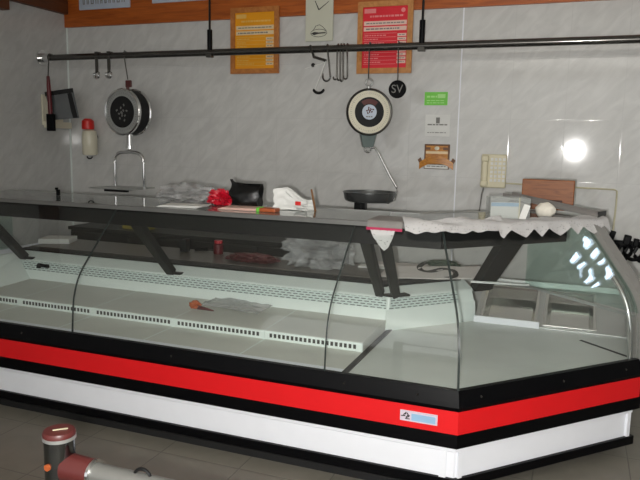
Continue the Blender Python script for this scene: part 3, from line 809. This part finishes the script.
hub = Vector((-2.052, BY-.0195, 2.66))
for dx, dz, w in ((-.035, .072, .010), (.085, .062, .008)):
    d = Vector((dx, 0, dz)); slab(bm, [hub+Vector((-dz, 0, dx)).normalized()*w/2, hub-Vector((-dz, 0, dx)).normalized()*w/2, hub+d-Vector((-dz, 0, dx)).normalized()*w/4, hub+d+Vector((-dz, 0, dx)).normalized()*w/4], (0, -.001, 0))
link('clock_hands', bm, 'ink', ck)
bm = NB()
tube(bm, [(-2.05+.070*math.cos(a), BY-.019, 2.478+.030*math.sin(a)) for a in [2*PI*i/24 for i in range(24)]], .002, 5, True)
tube(bm, [(-2.10, BY-.019, 2.50), (-2.075, BY-.019, 2.535), (-2.045, BY-.019, 2.543), (-2.015, BY-.019, 2.525), (-1.985, BY-.019, 2.495)], .002, 5)
slab(bm, [(-2.118, BY-.0185, 2.475), (-2.09, BY-.0185, 2.488), (-2.05, BY-.0185, 2.482), (-1.99, BY-.0185, 2.484), (-1.99, BY-.0185, 2.474), (-2.05, BY-.0185, 2.472), (-2.09, BY-.0185, 2.462)], (0, -.001, 0))
link('printed_mark', bm, 'ink', ck)
# stickers and notices
st = thing('green_sticker', (-1.07, WY1, 1.9), 'small bright green sticker on the wall tiles above the white notice', 'sticker')
link('card', bx(-1.163, -.982, WY1-.004, WY1, 1.902, 2.003), 'green', st)
bm = NB(); strokes(bm, -1.145, -1.06, 1.968, .014, WY1-.0045); strokes(bm, -1.145, -1.0, 1.938, .006, WY1-.0045); strokes(bm, -1.145, -1.0, 1.920, .006, WY1-.0045); box(bm, (-1.03, WY1-.0045, 1.972), (.06, .001, .03)); link('light_print', bm, 'greenlite', st)
st = thing('wall_notice', (-1.05, WY1, 1.66), 'small white paper notice on the wall tiles between green sticker and golden plaque', 'notice')
link('sheet', bx(-1.15, -.955, WY1-.003, WY1, 1.66, 1.83), 'paper', st)
bm = NB(); strokes(bm, -1.13, -.975, 1.752, .010, WY1-.0035); link('small_print', bm, 'inkgrey', st); link('small_print', strokes(NB(), -1.13, -.98, 1.69, .006, WY1-.0035), 'inkgrey', st); link('notice_mark', bx(-1.065, -1.035, WY1-.004, WY1-.003, 1.762, 1.808), 'inkgrey', st)
pq = thing('wall_plaque', (-1.04, WY1, 1.4), 'ornate golden wooden plaque with a ribbon banner, below the white notice on the wall', 'plaque')
link('back_board', bx(-1.145, -.945, WY1-.014, WY1, 1.405, 1.60, .004), 'brownrim', pq)
link('upper_panel', bx(-1.132, -.958, WY1-.018, WY1-.014, 1.545, 1.588, .002), 'goldwood', pq)
link('pale_stripe', bx(-1.132, -.958, WY1-.018, WY1-.014, 1.525, 1.545), 'pale_or', pq)
link('middle_panel', bx(-1.132, -.958, WY1-.018, WY1-.014, 1.44, 1.525), 'goldwood', pq)
link('lower_label', bx(-1.138, -.952, WY1-.018, WY1-.014, 1.41, 1.445), 'paper', pq)
bm = NB()
def rib(u, v):
    x = -1.045+(u-.5)*.27; z = 1.482-.22*(u-.5)**2+(v-.5)*.06*(1-.25*abs(u-.5)); return Vector((x, WY1-.022-.006*math.cos(4*(u-.5)), z))
sheet(bm, 16, 2, rib, .004); link('ribbon', bm, 'goldwood', pq)
bm = NB(); 
for s_ in (-1, 1):
    slab(bm, [(-1.045+s_*.125, WY1-.018, 1.43), (-1.045+s_*.150, WY1-.018, 1.475), (-1.045+s_*.128, WY1-.018, 1.495), (-1.045+s_*.105, WY1-.018, 1.45)], (0, .004, 0))
for x in (-1.115, -.975): box(bm, (x, WY1-.019, 1.566), (.04, .002, .02))
link('ribbon_ends', bm, 'brownrim', pq)
bm = NB(); bmesh.ops.create_icosphere(bm, subdivisions=2, radius=.02, matrix=Matrix.Translation((-1.045, WY1-.018, 1.568)) @ Matrix.Diagonal((1, .3, .8, 1))); box(bm, (-1.045, WY1-.028, 1.472), (.06, .002, .026)); link('crest', bm, 'cream', pq)
bm = NB(); strokes(bm, -1.12, -.97, 1.427, .006, WY1-.0185); link('small_print', bm, 'ink', pq)

# lettered boards on the beam
def beam_sign(x0, x1, z0, z1, label, txt):
    t = thing('beam_sign', ((x0+x1)/2, BY, z0), label, 'sign', 'grey signs on the beam')
    link('board', bx(x0, x1, BY-.012, BY+.002, z0, z1, .002), 'lilac', t)
    bm = NB(); x = x0+.05
    while x < x1-.06:
        w = random.choice((.016, .02, .024)); H = .055
        box(bm, (x, BY-.0125, z0+.075), (.008, .001, H)); box(bm, (x+w, BY-.0125, z0+.075), (.008, .001, H)); box(bm, (x+w/2, BY-.0125, z0+.075+random.choice((-.024, 0, .024))), (w, .001, .008)); x += w+.03
    link('lettering', bm, 'inkgrey', t)
beam_sign(-4.47, -3.90, 2.775, 2.925, 'grey sign with dark letters on the wooden beam, in the corner by the side wall', '')
beam_sign(-3.66, -3.1, 2.795, 2.925, 'pale sign on the wooden beam, above the hanger rod left of the orange board', '')

# telephone
ph = thing('wall_telephone', (-.6, WY1, 1.28), 'cream push-button telephone on the wall above the clear box', 'telephone')
base = NB(); box(base, (-.600, WY1-.02, 1.405), (.188, .04, .255), None, .008); base = link('base', base, 'creamplastic', ph)
bm = NB(); box(bm, (-.663, WY1-.055, 1.405), (.045, .035, .235), None, .012); box(bm, (-.663, WY1-.062, 1.50), (.056, .04, .05), None, .012); box(bm, (-.663, WY1-.062, 1.31), (.056, .04, .05), None, .012); link('handset', bm, 'creamplastic', ph)
bm = NB()
for i in range(4):
    for j in range(6): box(bm, (-.613+i*.030, WY1-.043, 1.495-j*.032), (.021, .008, .021), None, .002)
link('keypad', bm, 'paper', base)
bm = NB(); tube(bm, [(-.665, WY1-.03, 1.285), (-.68, WY1-.02, 1.22), (-.695, WY1-.015, 1.05), (-.69, WY1-.015, .9)], .006, 6); link('coiled_cord', bm, 'inkgrey', ph)
wc = NB(); tube(wc, [(-.505, WY1-.008, 1.315), (-.2, WY1-.008, 1.308), (.1, WY1-.008, 1.303), (.262, WY1-.008, 1.300), (.278, WY1-.008, 1.29), (.280, WY1-.008, 1.2), (.274, WY1-.008, 1.0)], .0065, 6)
tag(link('phone_cable', wc, 'cable', None), 'thin cream cable running along the wall from the phone down to the black plug', 'cable')

# black plug and leads at the edge of the view
pg = thing('plug_cluster', (.4, WY1, .85), 'black plug and tangled black leads on the wall at the cream cable end', 'plugs')
bm = NB(); box(bm, (.268, WY1-.02, .965), (.040, .036, .075), Matrix.Rotation(.25, 3, 'Y'), .006); box(bm, (.265, WY1-.03, .908), (.045, .05, .05), None, .008); link('plug', bm, 'black', pg)
link('bar', bx(.26, .75, WY1-.035, WY1, .885, .935, .008), 'black', pg)
for x, z, s in ((.37, .945, 1), (.43, .93, .8), (.52, .94, 1), (.62, .935, 1)):
    bm = NB(); box(bm, (x, WY1-.05, z), (.05*s, .05, .07*s), Matrix.Rotation(.3*s-.1, 3, 'Y'), .008); link('adapter', bm, 'black', pg)
for k, (x, r) in enumerate(((.36, .045), (.42, .06), (.49, .07), (.57, .05))):
    bm = NB(); tube(bm, [(x-r*.7, WY1-.05, .90)]+[tuple(p) for p in arc((x, WY1-.055, .87), r, PI*1.05, PI*2.1, 10, (1, 0, 0), (0, 0, 1.1))]+[(x+r*.5, WY1-.06, .91)], .014, 8)
    link('lead', bm, 'black', pg, smooth=40.)
bm = NB(); tube(bm, [(.36, WY1-.06, .90), (.35, WY1-.06, .83), (.38, WY1-.06, .80)], [.02, .018, .006], 8); link('lead', bm, 'black', pg, smooth=40.)

# knife rack, cleaver, knife and bottle in the corner
rk = thing('knife_rack', (WX0, 5.05, 1.66), 'pale plastic knife rack on the side wall, behind the cleaver', 'knife rack')
link('back_plate', bx(WX0, WX0+.02, 4.93, 5.19, 1.70, 1.98, .005), 'cream', rk)
link('shelf_bar', bx(WX0+.02, WX0+.06, 4.93, 5.26, 1.675, 1.735, .006), 'cream', rk)
cv = thing('cleaver', (WX0+.1, 5.15, 1.78), 'wide grey steel cleaver blade hung in the corner by the side wall', 'cleaver')
q = [(-4.62, 4.94, 2.0), (-4.385, 5.04, 2.042), (-4.33, 5.05, 1.772), (-4.56, 4.95, 1.747)]
bm = NB(); slab(bm, q, (.004, -.004, .0)); link('blade', bm, 'bladesteel', cv)
bm = NB(); q2 = [Vector(q[0])+Vector((.004, -.007, 0)), Vector(q[1])+Vector((.004, -.007, 0)), Vector(q[1])+Vector((.010, -.007, -.04)), Vector(q[0])+Vector((.010, -.007, -.04))]; slab(bm, q2, (.001, -.003, 0)); link('spine', bm, 'iron', cv)
bm = NB(); slab(bm, [(-4.43, 5.017, 2.005), (-4.392, 5.03, 2.0), (-4.337, 5.04, 1.774), (-4.40, 5.02, 1.770)], (.001, -.003, 0)); link('grip_edge', bm, 'iron', cv)
kn = thing('butcher_knife', (-4.55, 4.92, 1.65), 'knife with a long dark red handle hanging in front of the cleaver', 'knife')
bm = NB(); tube(bm, [(-4.552, 4.915, 2.14), (-4.550, 4.915, 2.05), (-4.545, 4.915, 1.93), (-4.54, 4.915, 1.80)], [.014, .018, .02, .02], 10); link('handle', bm, 'knifered', kn, smooth=40.)
bm = NB(); tube(bm, [(-4.552, 4.977, 2.30), (-4.552, 4.975, 2.34), (-4.552, 4.944, 2.34), (-4.552, 4.93, 2.28), (-4.552, 4.915, 2.13)], .006, 6); link('loop', bm, 'hook', kn)
bm = NB(); box(bm, (-4.538, 4.915, 1.725), (.085, .03, .155), None, .006); link('sheath', bm, 'black', kn)
bt = thing('sauce_bottle', (-4.35, 5.2, 1.42), 'cream plastic bottle with a red cap hung on the wall near the corner', 'bottle')
bm = NB(); lathe(bm, [(0, 1.43), (.06, 1.43), (.07, 1.445), (.072, 1.60), (.062, 1.655), (.03, 1.672), (0, 1.672)], (-4.345, 5.20, 0), 'Z', 24); link('bottle_body', bm, 'cream', bt, smooth=40.)
bm = NB(); lathe(bm, [(0, 1.672), (.056, 1.672), (.058, 1.70), (.055, 1.75), (.03, 1.772), (0, 1.772)], (-4.36, 5.20, 0), 'Z', 20); link('cap', bm, 'capred', bt, smooth=40.)
bm = NB(); tube(bm, arc((-4.325, 5.17, 1.418), .03, PI, 2*PI, 8, (1, 0, 0), (0, 0, .7)), .006, 6); tube(bm, [(-4.345, 5.275, 1.60), (-4.345, 5.30, 1.60)], .02, 8); link('wall_clip', bm, 'iron', bt)

# ------------------------------------------------------------------ things on the glass top
TZ = 1.1975
bg = crumple((.36, .26, .12), 3, 2.4, .5, 4, (-2.32, 3.70, TZ+.002)); tag(link('plastic_bag', bg, 'film', None, smooth=60.), 'crumpled clear plastic bag on the glass top, left of the black bag', 'bag')
for k, (x, y, a, w, d, lab) in enumerate(((-2.20, 3.44, .1, .26, .17, 'white paper sheet lying on the glass top in front of the clear crumpled bag'),
                                     (-1.80, 3.50, .05, .30, .16, 'pinkish white wrapping paper lying on the glass top in front of the black bag'))):
    R = Matrix.Rotation(a, 3, 'Z'); bm = NB()
    for i in range(3): box(bm, (x+.008*i, y+.006*i, TZ+.003+.004*i), (w, d, .003), Matrix.Rotation(a+.05*i, 3, 'Z'))
    tag(link('paper_stack', bm, 'paper' if k == 0 else 'pale_rd', None), lab, 'paper', 'papers on the glass top')
tag(link('red_wrapper', crumple((.15, .10, .10), 5, 3.2, .6, 4, (-2.055, 3.66, TZ+.001)), 'bagred', None, smooth=50.), 'crumpled red wrapper on the glass top beside the black bag', 'wrapper')
# black bag: a slumped pouch with pinched corners
bm = NB()
def pouch(u, v):
    a = 2*PI*u; z = v
    ww = .105*(1-.12*math.sin(PI*v)); dd = .05*(math.sin(PI*(v*.86+.12)))**.7
    x = ww*max(-1, min(1, 1.25*math.cos(a))); y = dd*math.sin(a)
    n = noise.noise(Vector((math.cos(a)*1.6, math.sin(a)*1.6, v*3)))*.018
    h = .138*v*(1+.05*abs(x/ww)**3) + .022*v*max(0, -x/ww)**3
    return Vector((-1.865+x*1.0+n, 3.62+y+n, TZ+h))
sheet(bm, 40, 14, pouch); bmesh.ops.remove_doubles(bm, verts=bm.verts, dist=.0005)
bmesh.ops.holes_fill(bm, edges=[e for e in bm.edges if e.is_boundary], sides=0)
tag(link('black_bag', bm, 'bagblack', None, smooth=50.), 'slumped glossy black bag standing on the glass top', 'bag')
fb = thing('snack_packet', (-1.62, 3.46, TZ), 'small orange and green packet lying flat on the glass top beside the white bag', 'packet')
link('packet', bx(-1.68, -1.58, 3.42, 3.49, TZ, TZ+.022, .005), 'orange', fb); link('packet_band', bx(-1.70, -1.682, 3.42, 3.49, TZ, TZ+.024, .003), 'green', fb)
wb = thing('paper_bag', (-1.54, 3.6, TZ), 'crumpled white paper bag with a red spot on the glass top', 'bag')
bm = NB()
def pbag(u, v):
    x = -1.655+u*.215; k = noise.noise(Vector((u*5, v*5, 2)))
    h = (.12-.05*u+.02*math.sin(6*u))*v
    return Vector((x+.01*k, 3.56+.05*math.sin(PI*u)*(1-.4*v)+.02*k, TZ+.002+h))
sheet(bm, 16, 10, pbag, .003)
def pbag2(u, v): p = pbag(u, v); return Vector((p.x, 3.66-(p.y-3.56)*.5, p.z))
sheet(bm, 16, 10, pbag2, .003); link('bag_sheet', bm, 'paper', wb, smooth=60.)
bm = NB(); box(bm, (-1.505, 3.575, TZ+.045), (.035, .004, .022), None, .001); link('red_spot', bm, 'capred', wb)
bm = NB(); cyl(bm, (-1.405, 3.60, TZ), (-1.448, 3.64, TZ+.125), .007, .006, 8); tag(link('wooden_stick', bm, 'stick', None), 'thin brown stick propped up on the glass top beside the white paper bag', 'stick')
sc_ = thing('small_clip', (-3.34, 3.66, TZ), 'tiny black clip standing on the far end of the glass top', 'clip')
bm = NB(); box(bm, (-3.34, 3.66, TZ+.02), (.022, .02, .04), None, .003); link('clip_body', bm, 'black', sc_); bm = NB(); box(bm, (-3.352, 3.66, TZ+.045), (.02, .016, .016), None, .003); link('clip_lever', bm, 'black', sc_)

# magazine with magenta edge at the corner
mg = thing('magazine', (-.92, 3.38, TZ), 'grey magazine with a magenta edge on the glass top beside the lace cloth', 'magazine')
mprof = [(3.47, TZ+.016), (3.275, TZ+.016), (3.262, TZ+.010), (3.257, TZ-.004), (3.252, TZ-.034)]
mback = [(3.258, TZ-.034), (3.263, TZ-.004), (3.275, TZ+.003), (3.47, TZ+.003)]
link('cover', sweep(NB(), [(y-CY, z) for y, z in mprof+mback], [A_(-.985), A_(-.80)]), 'greycard', mg)
link('edge_strip', bx(-.986, -.799, 3.247, 3.253, TZ-.036, TZ-.022), 'magenta', mg)

# lace cloth along the angled top, scalloped edge hanging over the front
def lace(u, v):
    s = -.20+u*1.33
    d_edge = .395
    tri = abs(((u*10.5+.12*math.sin(u*31)) % 1.0)-.5)*2
    L = (.030+.042*(1-tri)) if u > .40 else (.030+.030*(1-tri)*noise.noise(Vector((u*9, 1, 0)))+.012*noise.noise(Vector((u*20, 3, 0))))
    ripple = .008*math.sin(u*46)+.006*noise.noise(Vector((u*12, v*4, 0)))
    if v < .5:
        k = 1-v/.5
        d = d_edge+k*(.085+.012*math.sin(u*23)); z = TZ+.006+(.030*abs(math.sin(u*13+k*2))+.018*abs(noise.noise(Vector((u*14, k*3, 2)))))*(.4+.6*k)*(1 if u < .45 else .45)
    else:
        k = (v-.5)/.5
        d = d_edge-.004-.02*k-.25*ripple*k-.35*k*L; z = TZ+.006-L*k
    if u*1.33-.20 < 0:                                         # around the corner, over the straight top
        a = Vector((CX-TAN*d+s*1.0, CY+d, z)); return a+Vector((0, ripple*k*.5, 0))
    m = MIT()(d); return m + UB*s + Vector((0, 0, z)) + NBV*(ripple*k*.5)
lc = thing('lace_cloth', (-.4, 3.6, TZ), 'white lace cloth bunched along the glass top with its zigzag edge hanging over', 'cloth')
bm = NB(); sheet(bm, 120, 10, lace, .002); link('lace_strip', bm, 'lace', lc, smooth=70.)
bm = NB(); tri = [(-.965, 3.246, TZ-.034), (-.835, 3.246, TZ-.034), (-.845, 3.235, TZ-.075), (-.862, 3.225, TZ-.118), (-.882, 3.222, TZ-.135), (-.902, 3.225, TZ-.118), (-.945, 3.235, TZ-.070)]
slab(bm, tri, (0, .003, 0)); link('lace_point', bm, 'lace', lc)

# clear box with card inside
cbx = thing('clear_box', (-.37, 3.8, TZ), 'clear plastic box of cards on the lace-edged glass top, below the phone', 'box')
Rb = Matrix.Rotation(.32, 3, 'Z'); cb_c = Vector((-.345, 3.80, TZ+.062))
bm = NB()
def bxr(bm, off, size, bev=0.): box(bm, cb_c+Rb @ Vector(off), size, Rb, bev)
for off, s in (((0, -.058, 0), (.215, .004, .122)), ((0, .058, 0), (.215, .004, .122)), ((-.106, 0, 0), (.004, .112, .122)), ((.106, 0, 0), (.004, .112, .122)), ((0, 0, -.06), (.215, .12, .004))): bxr(bm, off, s)
link('clear_case', bm, 'acrylic', cbx)
bm = NB(); bxr(bm, (-.028, -.05, -.012), (.150, .006, .095)); link('card', bm, 'paper', cbx)
bm = NB(); bxr(bm, (-.028, -.0545, .024), (.148, .002, .02)); link('card_stripe', bm, 'bluelogo', cbx)
bm = NB(); bxr(bm, (.050, -.054, .0), (.006, .006, .125)); link('edge_strip', bm, 'cable', cbx)
bm = NB(); box(bm, cb_c+Rb @ Vector((.078, -.02, -.015)), (.035, .09, .085), Rb @ Matrix.Rotation(.3, 3, 'Y')); link('card', bm, 'paper', cbx)
# white bun
bm = NB(); bmesh.ops.create_icosphere(bm, subdivisions=4, radius=1.)
for v in bm.verts:
    k = 1+.10*noise.noise(v.co*2.2+Vector((4, 1, 0))); z = v.co.z
    v.co = Vector((-.155+v.co.x*.056*k, 4.02+v.co.y*.05*k, TZ+.041+max(z, -.85)*.046*k))
tag(link('bread_roll', bm, 'bun', None, smooth=True), 'small round floury white roll on the glass top, before the wooden board', 'roll')
# long grey metal tray, overhanging at the end
tr = thing('metal_tray', (-.12, 4.25, TZ), 'long grey metal tray sticking out beyond the end of the glass top', 'tray')
p0 = Vector((-.40, 4.34, TZ+.088)); p1 = Vector((.15, 4.12, TZ+.008)); dv = (p1-p0); L = dv.length; up = Vector((0, 0, 1)); sd = Vector((dv.y, -dv.x, 0)).normalized()*-1
bm = NB()
W = .12
slab(bm, [p0-sd*W/2, p1-sd*W/2, p1+sd*W/2, p0+sd*W/2], (0, 0, .004)); link('tray_base', bm, 'alu', tr)
for s_ in (-1, 1):
    bm = NB(); e = sd*(W/2*s_); slab(bm, [p0+e, p1+e, p1+e+Vector((0, 0, .024)), p0+e+Vector((0, 0, .024))], tuple(-sd*.004*s_)); link('tray_side', bm, 'greycard', tr)
bm = NB(); slab(bm, [p1-sd*W/2, p1+sd*W/2, p1+sd*W/2+Vector((0, 0, .035)), p1-sd*W/2+Vector((0, 0, .035))], tuple(-dv.normalized()*.004)); link('tray_end', bm, 'iron', tr)
bm = NB(); box(bm, Vector((p0.x+dv.x*.12, p0.y+dv.y*.12, TZ+.035)), (.09, .06, .07), Matrix.Rotation(math.atan2(dv.y, dv.x), 3, 'Z')); link('tray_foot', bm, 'iron', tr)
# wooden board standing behind
wbd = thing('wooden_board', (-.17, 4.4, TZ), 'reddish brown wooden board standing on edge behind the metal tray on the glass top', 'wooden board')
R2 = Matrix.Rotation(-.06, 3, 'Z')
bm = NB(); box(bm, (-.165, 4.44, TZ+.102), (.315, .022, .19), R2, .006); link('board', bm, 'board', wbd)
bm = NB(); box(bm, (-.175, 4.418, TZ+.060), (.20, .022, .022), R2, .005); link('handle', bm, 'boarddark', wbd)

# ------------------------------------------------------------------ things in the well and on the rear worktop
sp = thing('meat_scrap', (-2.11, 3.46, .571), 'small orange-brown scrap lying on the grey shelf inside the counter', 'scrap')
bm = crumple((.075, .045, .05), 2, 2.5, .4, 3, (-2.135, 3.47, .571)); link('scrap', bm, 'orange', sp, smooth=50.)
bm = NB(); tube(bm, [(-2.11, 3.465, .58), (-2.06, 3.45, .582), (-1.99, 3.44, .578)], [.014, .01, .004], 8); link('tail', bm, 'meat', sp, smooth=50.)
def cling(u, v):
    x = -2.12+u*.42; y = 3.47+v*.22+.03*math.sin(u*5)
    return Vector((x, y, .5745+(y-3.145)*.006/.56+.012*(1+noise.noise(Vector((u*6, v*6, 1))))))
bm = NB(); sheet(bm, 24, 14, cling, .001); tag(link('plastic_sheet', bm, 'film2', None, smooth=True), 'thin clear plastic sheet lying on the grey shelf behind the orange-brown scrap', 'plastic sheet')
bm = NB(); box(bm, (-3.56, 3.727, .672), (.10, .016, .026), Matrix.Rotation(.06, 3, 'Y'), .006); box(bm, (-3.60, 3.722, .665), (.03, .02, .03), None, .006); tag(link('plastic_tab', bm, 'black', None), 'small black plastic tab on the perforated strip inside the counter', 'tab')
WZ = .7605
bm = crumple((.40, .22, .27), 9, 2.0, .55, 4, (-1.60, 4.15, WZ+.002)); tag(link('plastic_bag', bm, 'film', None, smooth=60.), 'large crumpled clear plastic bag on the worktop behind the counter glass', 'bag')
bm = crumple((.34, .12, .06), 4, 2.6, .5, 4, (-2.08, 4.13, WZ)); tag(link('meat_piece', bm, 'meat', None, smooth=60.), 'dark reddish piece of meat on the worktop, left of the large clear bag', 'meat')
kf = thing('steak_knife', (-2.67, 4.33, WZ), 'small dark knife lying on the worktop, right of the second slanted post', 'knife')
bm = NB(); tube(bm, [(-2.66, 4.32, WZ+.012), (-2.58, 4.38, WZ+.012)], .011, 8); link('handle', bm, 'black', kf); bm = NB(); slab(bm, [(-2.58, 4.372, WZ+.01), (-2.48, 4.39, WZ+.01), (-2.58, 4.39, WZ+.01)], (0, 0, .003)); link('blade', bm, 'iron', kf)
rb = thing('red_jar', (-2.50, 4.32, WZ), 'small dark red jar standing on the worktop behind the counter', 'jar')
bm = NB(); lathe(bm, [(0, 0), (.035, 0), (.037, .01), (.036, .07), (.026, .08), (0, .08)], (-2.45, 4.31, WZ), 'Z', 20); link('jar_body', bm, 'knifered', rb, smooth=40.)
bm = NB(); lathe(bm, [(0, .08), (.03, .08), (.03, .10), (0, .10)], (-2.45, 4.31, WZ), 'Z', 20); link('lid', bm, 'bagred', rb, smooth=40.)
bm = NB(); box(bm, (-2.72, 4.28, WZ+.05), (.06, .06, .10), None, .008); tag(link('dark_block', bm, 'blackmatte', None), 'small dark block standing on the worktop beside the second slanted post', 'block')
yb = NB(); box(yb, (-3.66, 5.0, .845), (.27, .12, .11), None, .006); tag(link('yellow_box', yb, 'yellow', None), 'dull yellow box on the dark cabinet, seen under the dark lamp beam', 'box')
wp_ = NB(); box(wp_, (-3.85, 4.20, WZ+.02), (.24, .20, .04), Matrix.Rotation(.4, 3, 'Z'), .003); tag(link('paper_ream', wp_, 'paper', None), 'white paper stack on the far end of the worktop', 'paper')
pbg = thing('printed_bag', (-.85, 4.1, WZ), 'flat white bag printed with a large dark letter S at the counter bend', 'bag')
def flatbag(u, v):
    return Vector((-1.12+u*.56+v*.02, 3.985+.05*u+v*.20+.28*u*u*.55, WZ+.006+.05*v+.004*noise.noise(Vector((u*7, v*7, 0)))))
bm = NB(); sheet(bm, 24, 12, flatbag, .003); link('bag_sheet', bm, 'bagprint', pbg, smooth=True)
lt_ = text_mesh('S', .20, 'ink', 'letter', pbg, Matrix.Translation((-.775, 4.19, 0)) @ Matrix.Rotation(1.45, 4, 'Z') @ Matrix.Diagonal((1.75, 1.95, 1, 1)), .0005)
for v in lt_.data.vertices:                            # the print follows the bag
    vv = .5
    for _ in range(4):
        uu = (v.co.x+1.12-.02*vv)/.56; vv = (v.co.y-3.985-.05*uu-.154*uu*uu)/.2
    v.co.z += flatbag(uu, vv).z+.004
lt = NB(); box(lt, (-1.00, 4.42, WZ+.012), (.62, .11, .02), Matrix.Rotation(.12, 3, 'Z'), .003)
tag(link('cutting_board', lt, 'bagprint', None), 'long pale board on the worktop behind the printed bag', 'board')
bm = crumple((.20, .10, .045), 6, 2.4, .4, 4, (-.80, 4.44, WZ+.0235)); tag(link('green_cloth', bm, 'clothgreen', None, smooth=60.), 'crumpled dark green cloth on the worktop behind the bend of the counter', 'cloth')
bm = NB(); box(bm, (-1.22, 4.32, WZ+.006), (.26, .10, .010), Matrix.Rotation(.1, 3, 'Z'), .002); tag(link('white_tray', bm, 'paper', None), 'flat white tray on the worktop between the clear bag and the support posts', 'tray')

# ------------------------------------------------------------------ barrier in the foreground
br = thing('barrier_gate', (-1.105, 1.185, 0), 'chrome barrier post with maroon cap and a side arm in the foreground', 'barrier')
bx_, by_ = -1.105, 1.185
bm = NB(); cyl(bm, (bx_, by_, .015), (bx_, by_, .898), .0355, seg=40); pst = link('post', bm, 'darkchrome', br, smooth=40.)
bm = NB(); lathe(bm, [(0, 0), (.085, 0), (.085, .008), (.06, .018), (.051, .018), (0, .018)], (bx_, by_, 0), 'Z', 32); link('base_flange', bm, 'chrome', br, smooth=30.)
bm = NB(); lathe(bm, [(0, .898), (.0375, .898), (.0375, .906), (.035, .911), (0, .913)], (bx_, by_, 0), 'Z', 40); cp = link('cap', bm, 'maroon', br, smooth=30.)
bm = NB(); lathe(bm, [(.036, .891), (.0385, .891), (.0385, .899), (.036, .899)], (bx_, by_, 0), 'Z', 40); link('cap_ring', bm, 'alu', br, smooth=30.)
bm = NB(); box(bm, (bx_+.004, by_, .9132), (.034, .005, .0015), Matrix.Rotation(.75, 3, 'Z')); link('slot_mark', bm, 'cable', cp)
sd_ = Vector((-.1, -.99, 0)).normalized()
bm = NB(); cyl(bm, Vector((bx_, by_, .832))+sd_*.033, Vector((bx_, by_, .832))+sd_*.041, .008, seg=14); link('bolt', bm, 'orange', pst)
AZ = .822
bm = NB(); cyl(bm, (bx_+.022, by_, AZ), (bx_+.100, by_, AZ), .034, .031, 28); link('arm_socket', bm, 'maroon', br, smooth=40.)
bm = NB(); cyl(bm, (bx_+.098, by_, AZ), (bx_+.105, by_, AZ), .033, seg=28); link('socket_ring', bm, 'chrome', br, smooth=40.)
bm = NB(); cyl(bm, (bx_+.10, by_, AZ), (bx_+1.0, by_, AZ), .0255, seg=24); link('arm', bm, 'armgrey', br, smooth=40.)
bm = NB(); tube(bm, arc((bx_+.235, by_, AZ+.016), .022, 0, PI, 10, (1, 0, 0), (0, 0, 1)), .004, 6); link('arm_loop', bm, 'iron', br, smooth=40.)

# ------------------------------------------------------------------ light
def lamp(name, typ, loc, energy, color, **kw):
    l = bpy.data.lights.new(name, typ); l.energy = energy; l.color = color
    for k, v in kw.items(): setattr(l, k, v)
    o = bpy.data.objects.new(name, l); o.location = loc; COL.objects.link(o); return o
fl = lamp('camera_flash', 'SPOT', (-.06, -.03, 1.55), 285, (1, .98, .95), shadow_soft_size=.022, spot_size=math.radians(112), spot_blend=1.)
fl.rotation_euler = Vector((-.06, .95, -.13)).to_track_quat('-Z', 'Y').to_euler()
d = lamp('front_fill', 'AREA', (-.6, WY0+.1, 1.55), 40, (.94, .97, 1), shape='RECTANGLE', size=6.6, size_y=2.5)  # added soft fill in front of the closed front wall, no opening there
d.rotation_euler = (PI/2, 0, 0)
up = lamp('bounce_fill', 'AREA', (.1, -.9, 1.75), 115, (1, .98, .95), shape='RECTANGLE', size=3.0, size_y=1.6)  # added unseen fill, aimed up to bounce off the ceiling
up.rotation_euler = (PI, 0, 0)
wd = bpy.data.worlds.new('World'); sc.world = wd; wd.use_nodes = True
wd.node_tree.nodes['Background'].inputs[0].default_value = (.6, .7, .8, 1); wd.node_tree.nodes['Background'].inputs[1].default_value = .3

# ------------------------------------------------------------------ camera
f_px, yaw, pitch, roll = 667.64, -.36425, .14599, -.0207
F = Vector((math.sin(yaw)*math.cos(pitch), math.cos(yaw)*math.cos(pitch), -math.sin(pitch)))
Rv = Vector((math.cos(yaw), -math.sin(yaw), 0)); Dv = F.cross(Rv)
R2v = math.cos(roll)*Rv+math.sin(roll)*Dv; D2v = -math.sin(roll)*Rv+math.cos(roll)*Dv
cam = bpy.data.cameras.new('camera'); cam.sensor_width = 36; cam.lens = 36*f_px/640; cam.clip_start = .05
co = bpy.data.objects.new('camera', cam); COL.objects.link(co)
m3 = Matrix((R2v, -D2v, -F)).transposed()
co.matrix_world = Matrix.Translation((0, 0, 1.6)) @ m3.to_4x4()
sc.camera = co
vs = sc.view_settings
vs.view_transform = 'Standard'; vs.look = 'None'; vs.gamma = 1; vs.use_curve_mapping = False; vs.exposure = 0.17
sc.cycles.max_bounces = 10; sc.cycles.transparent_max_bounces = 24; sc.cycles.caustics_reflective = False
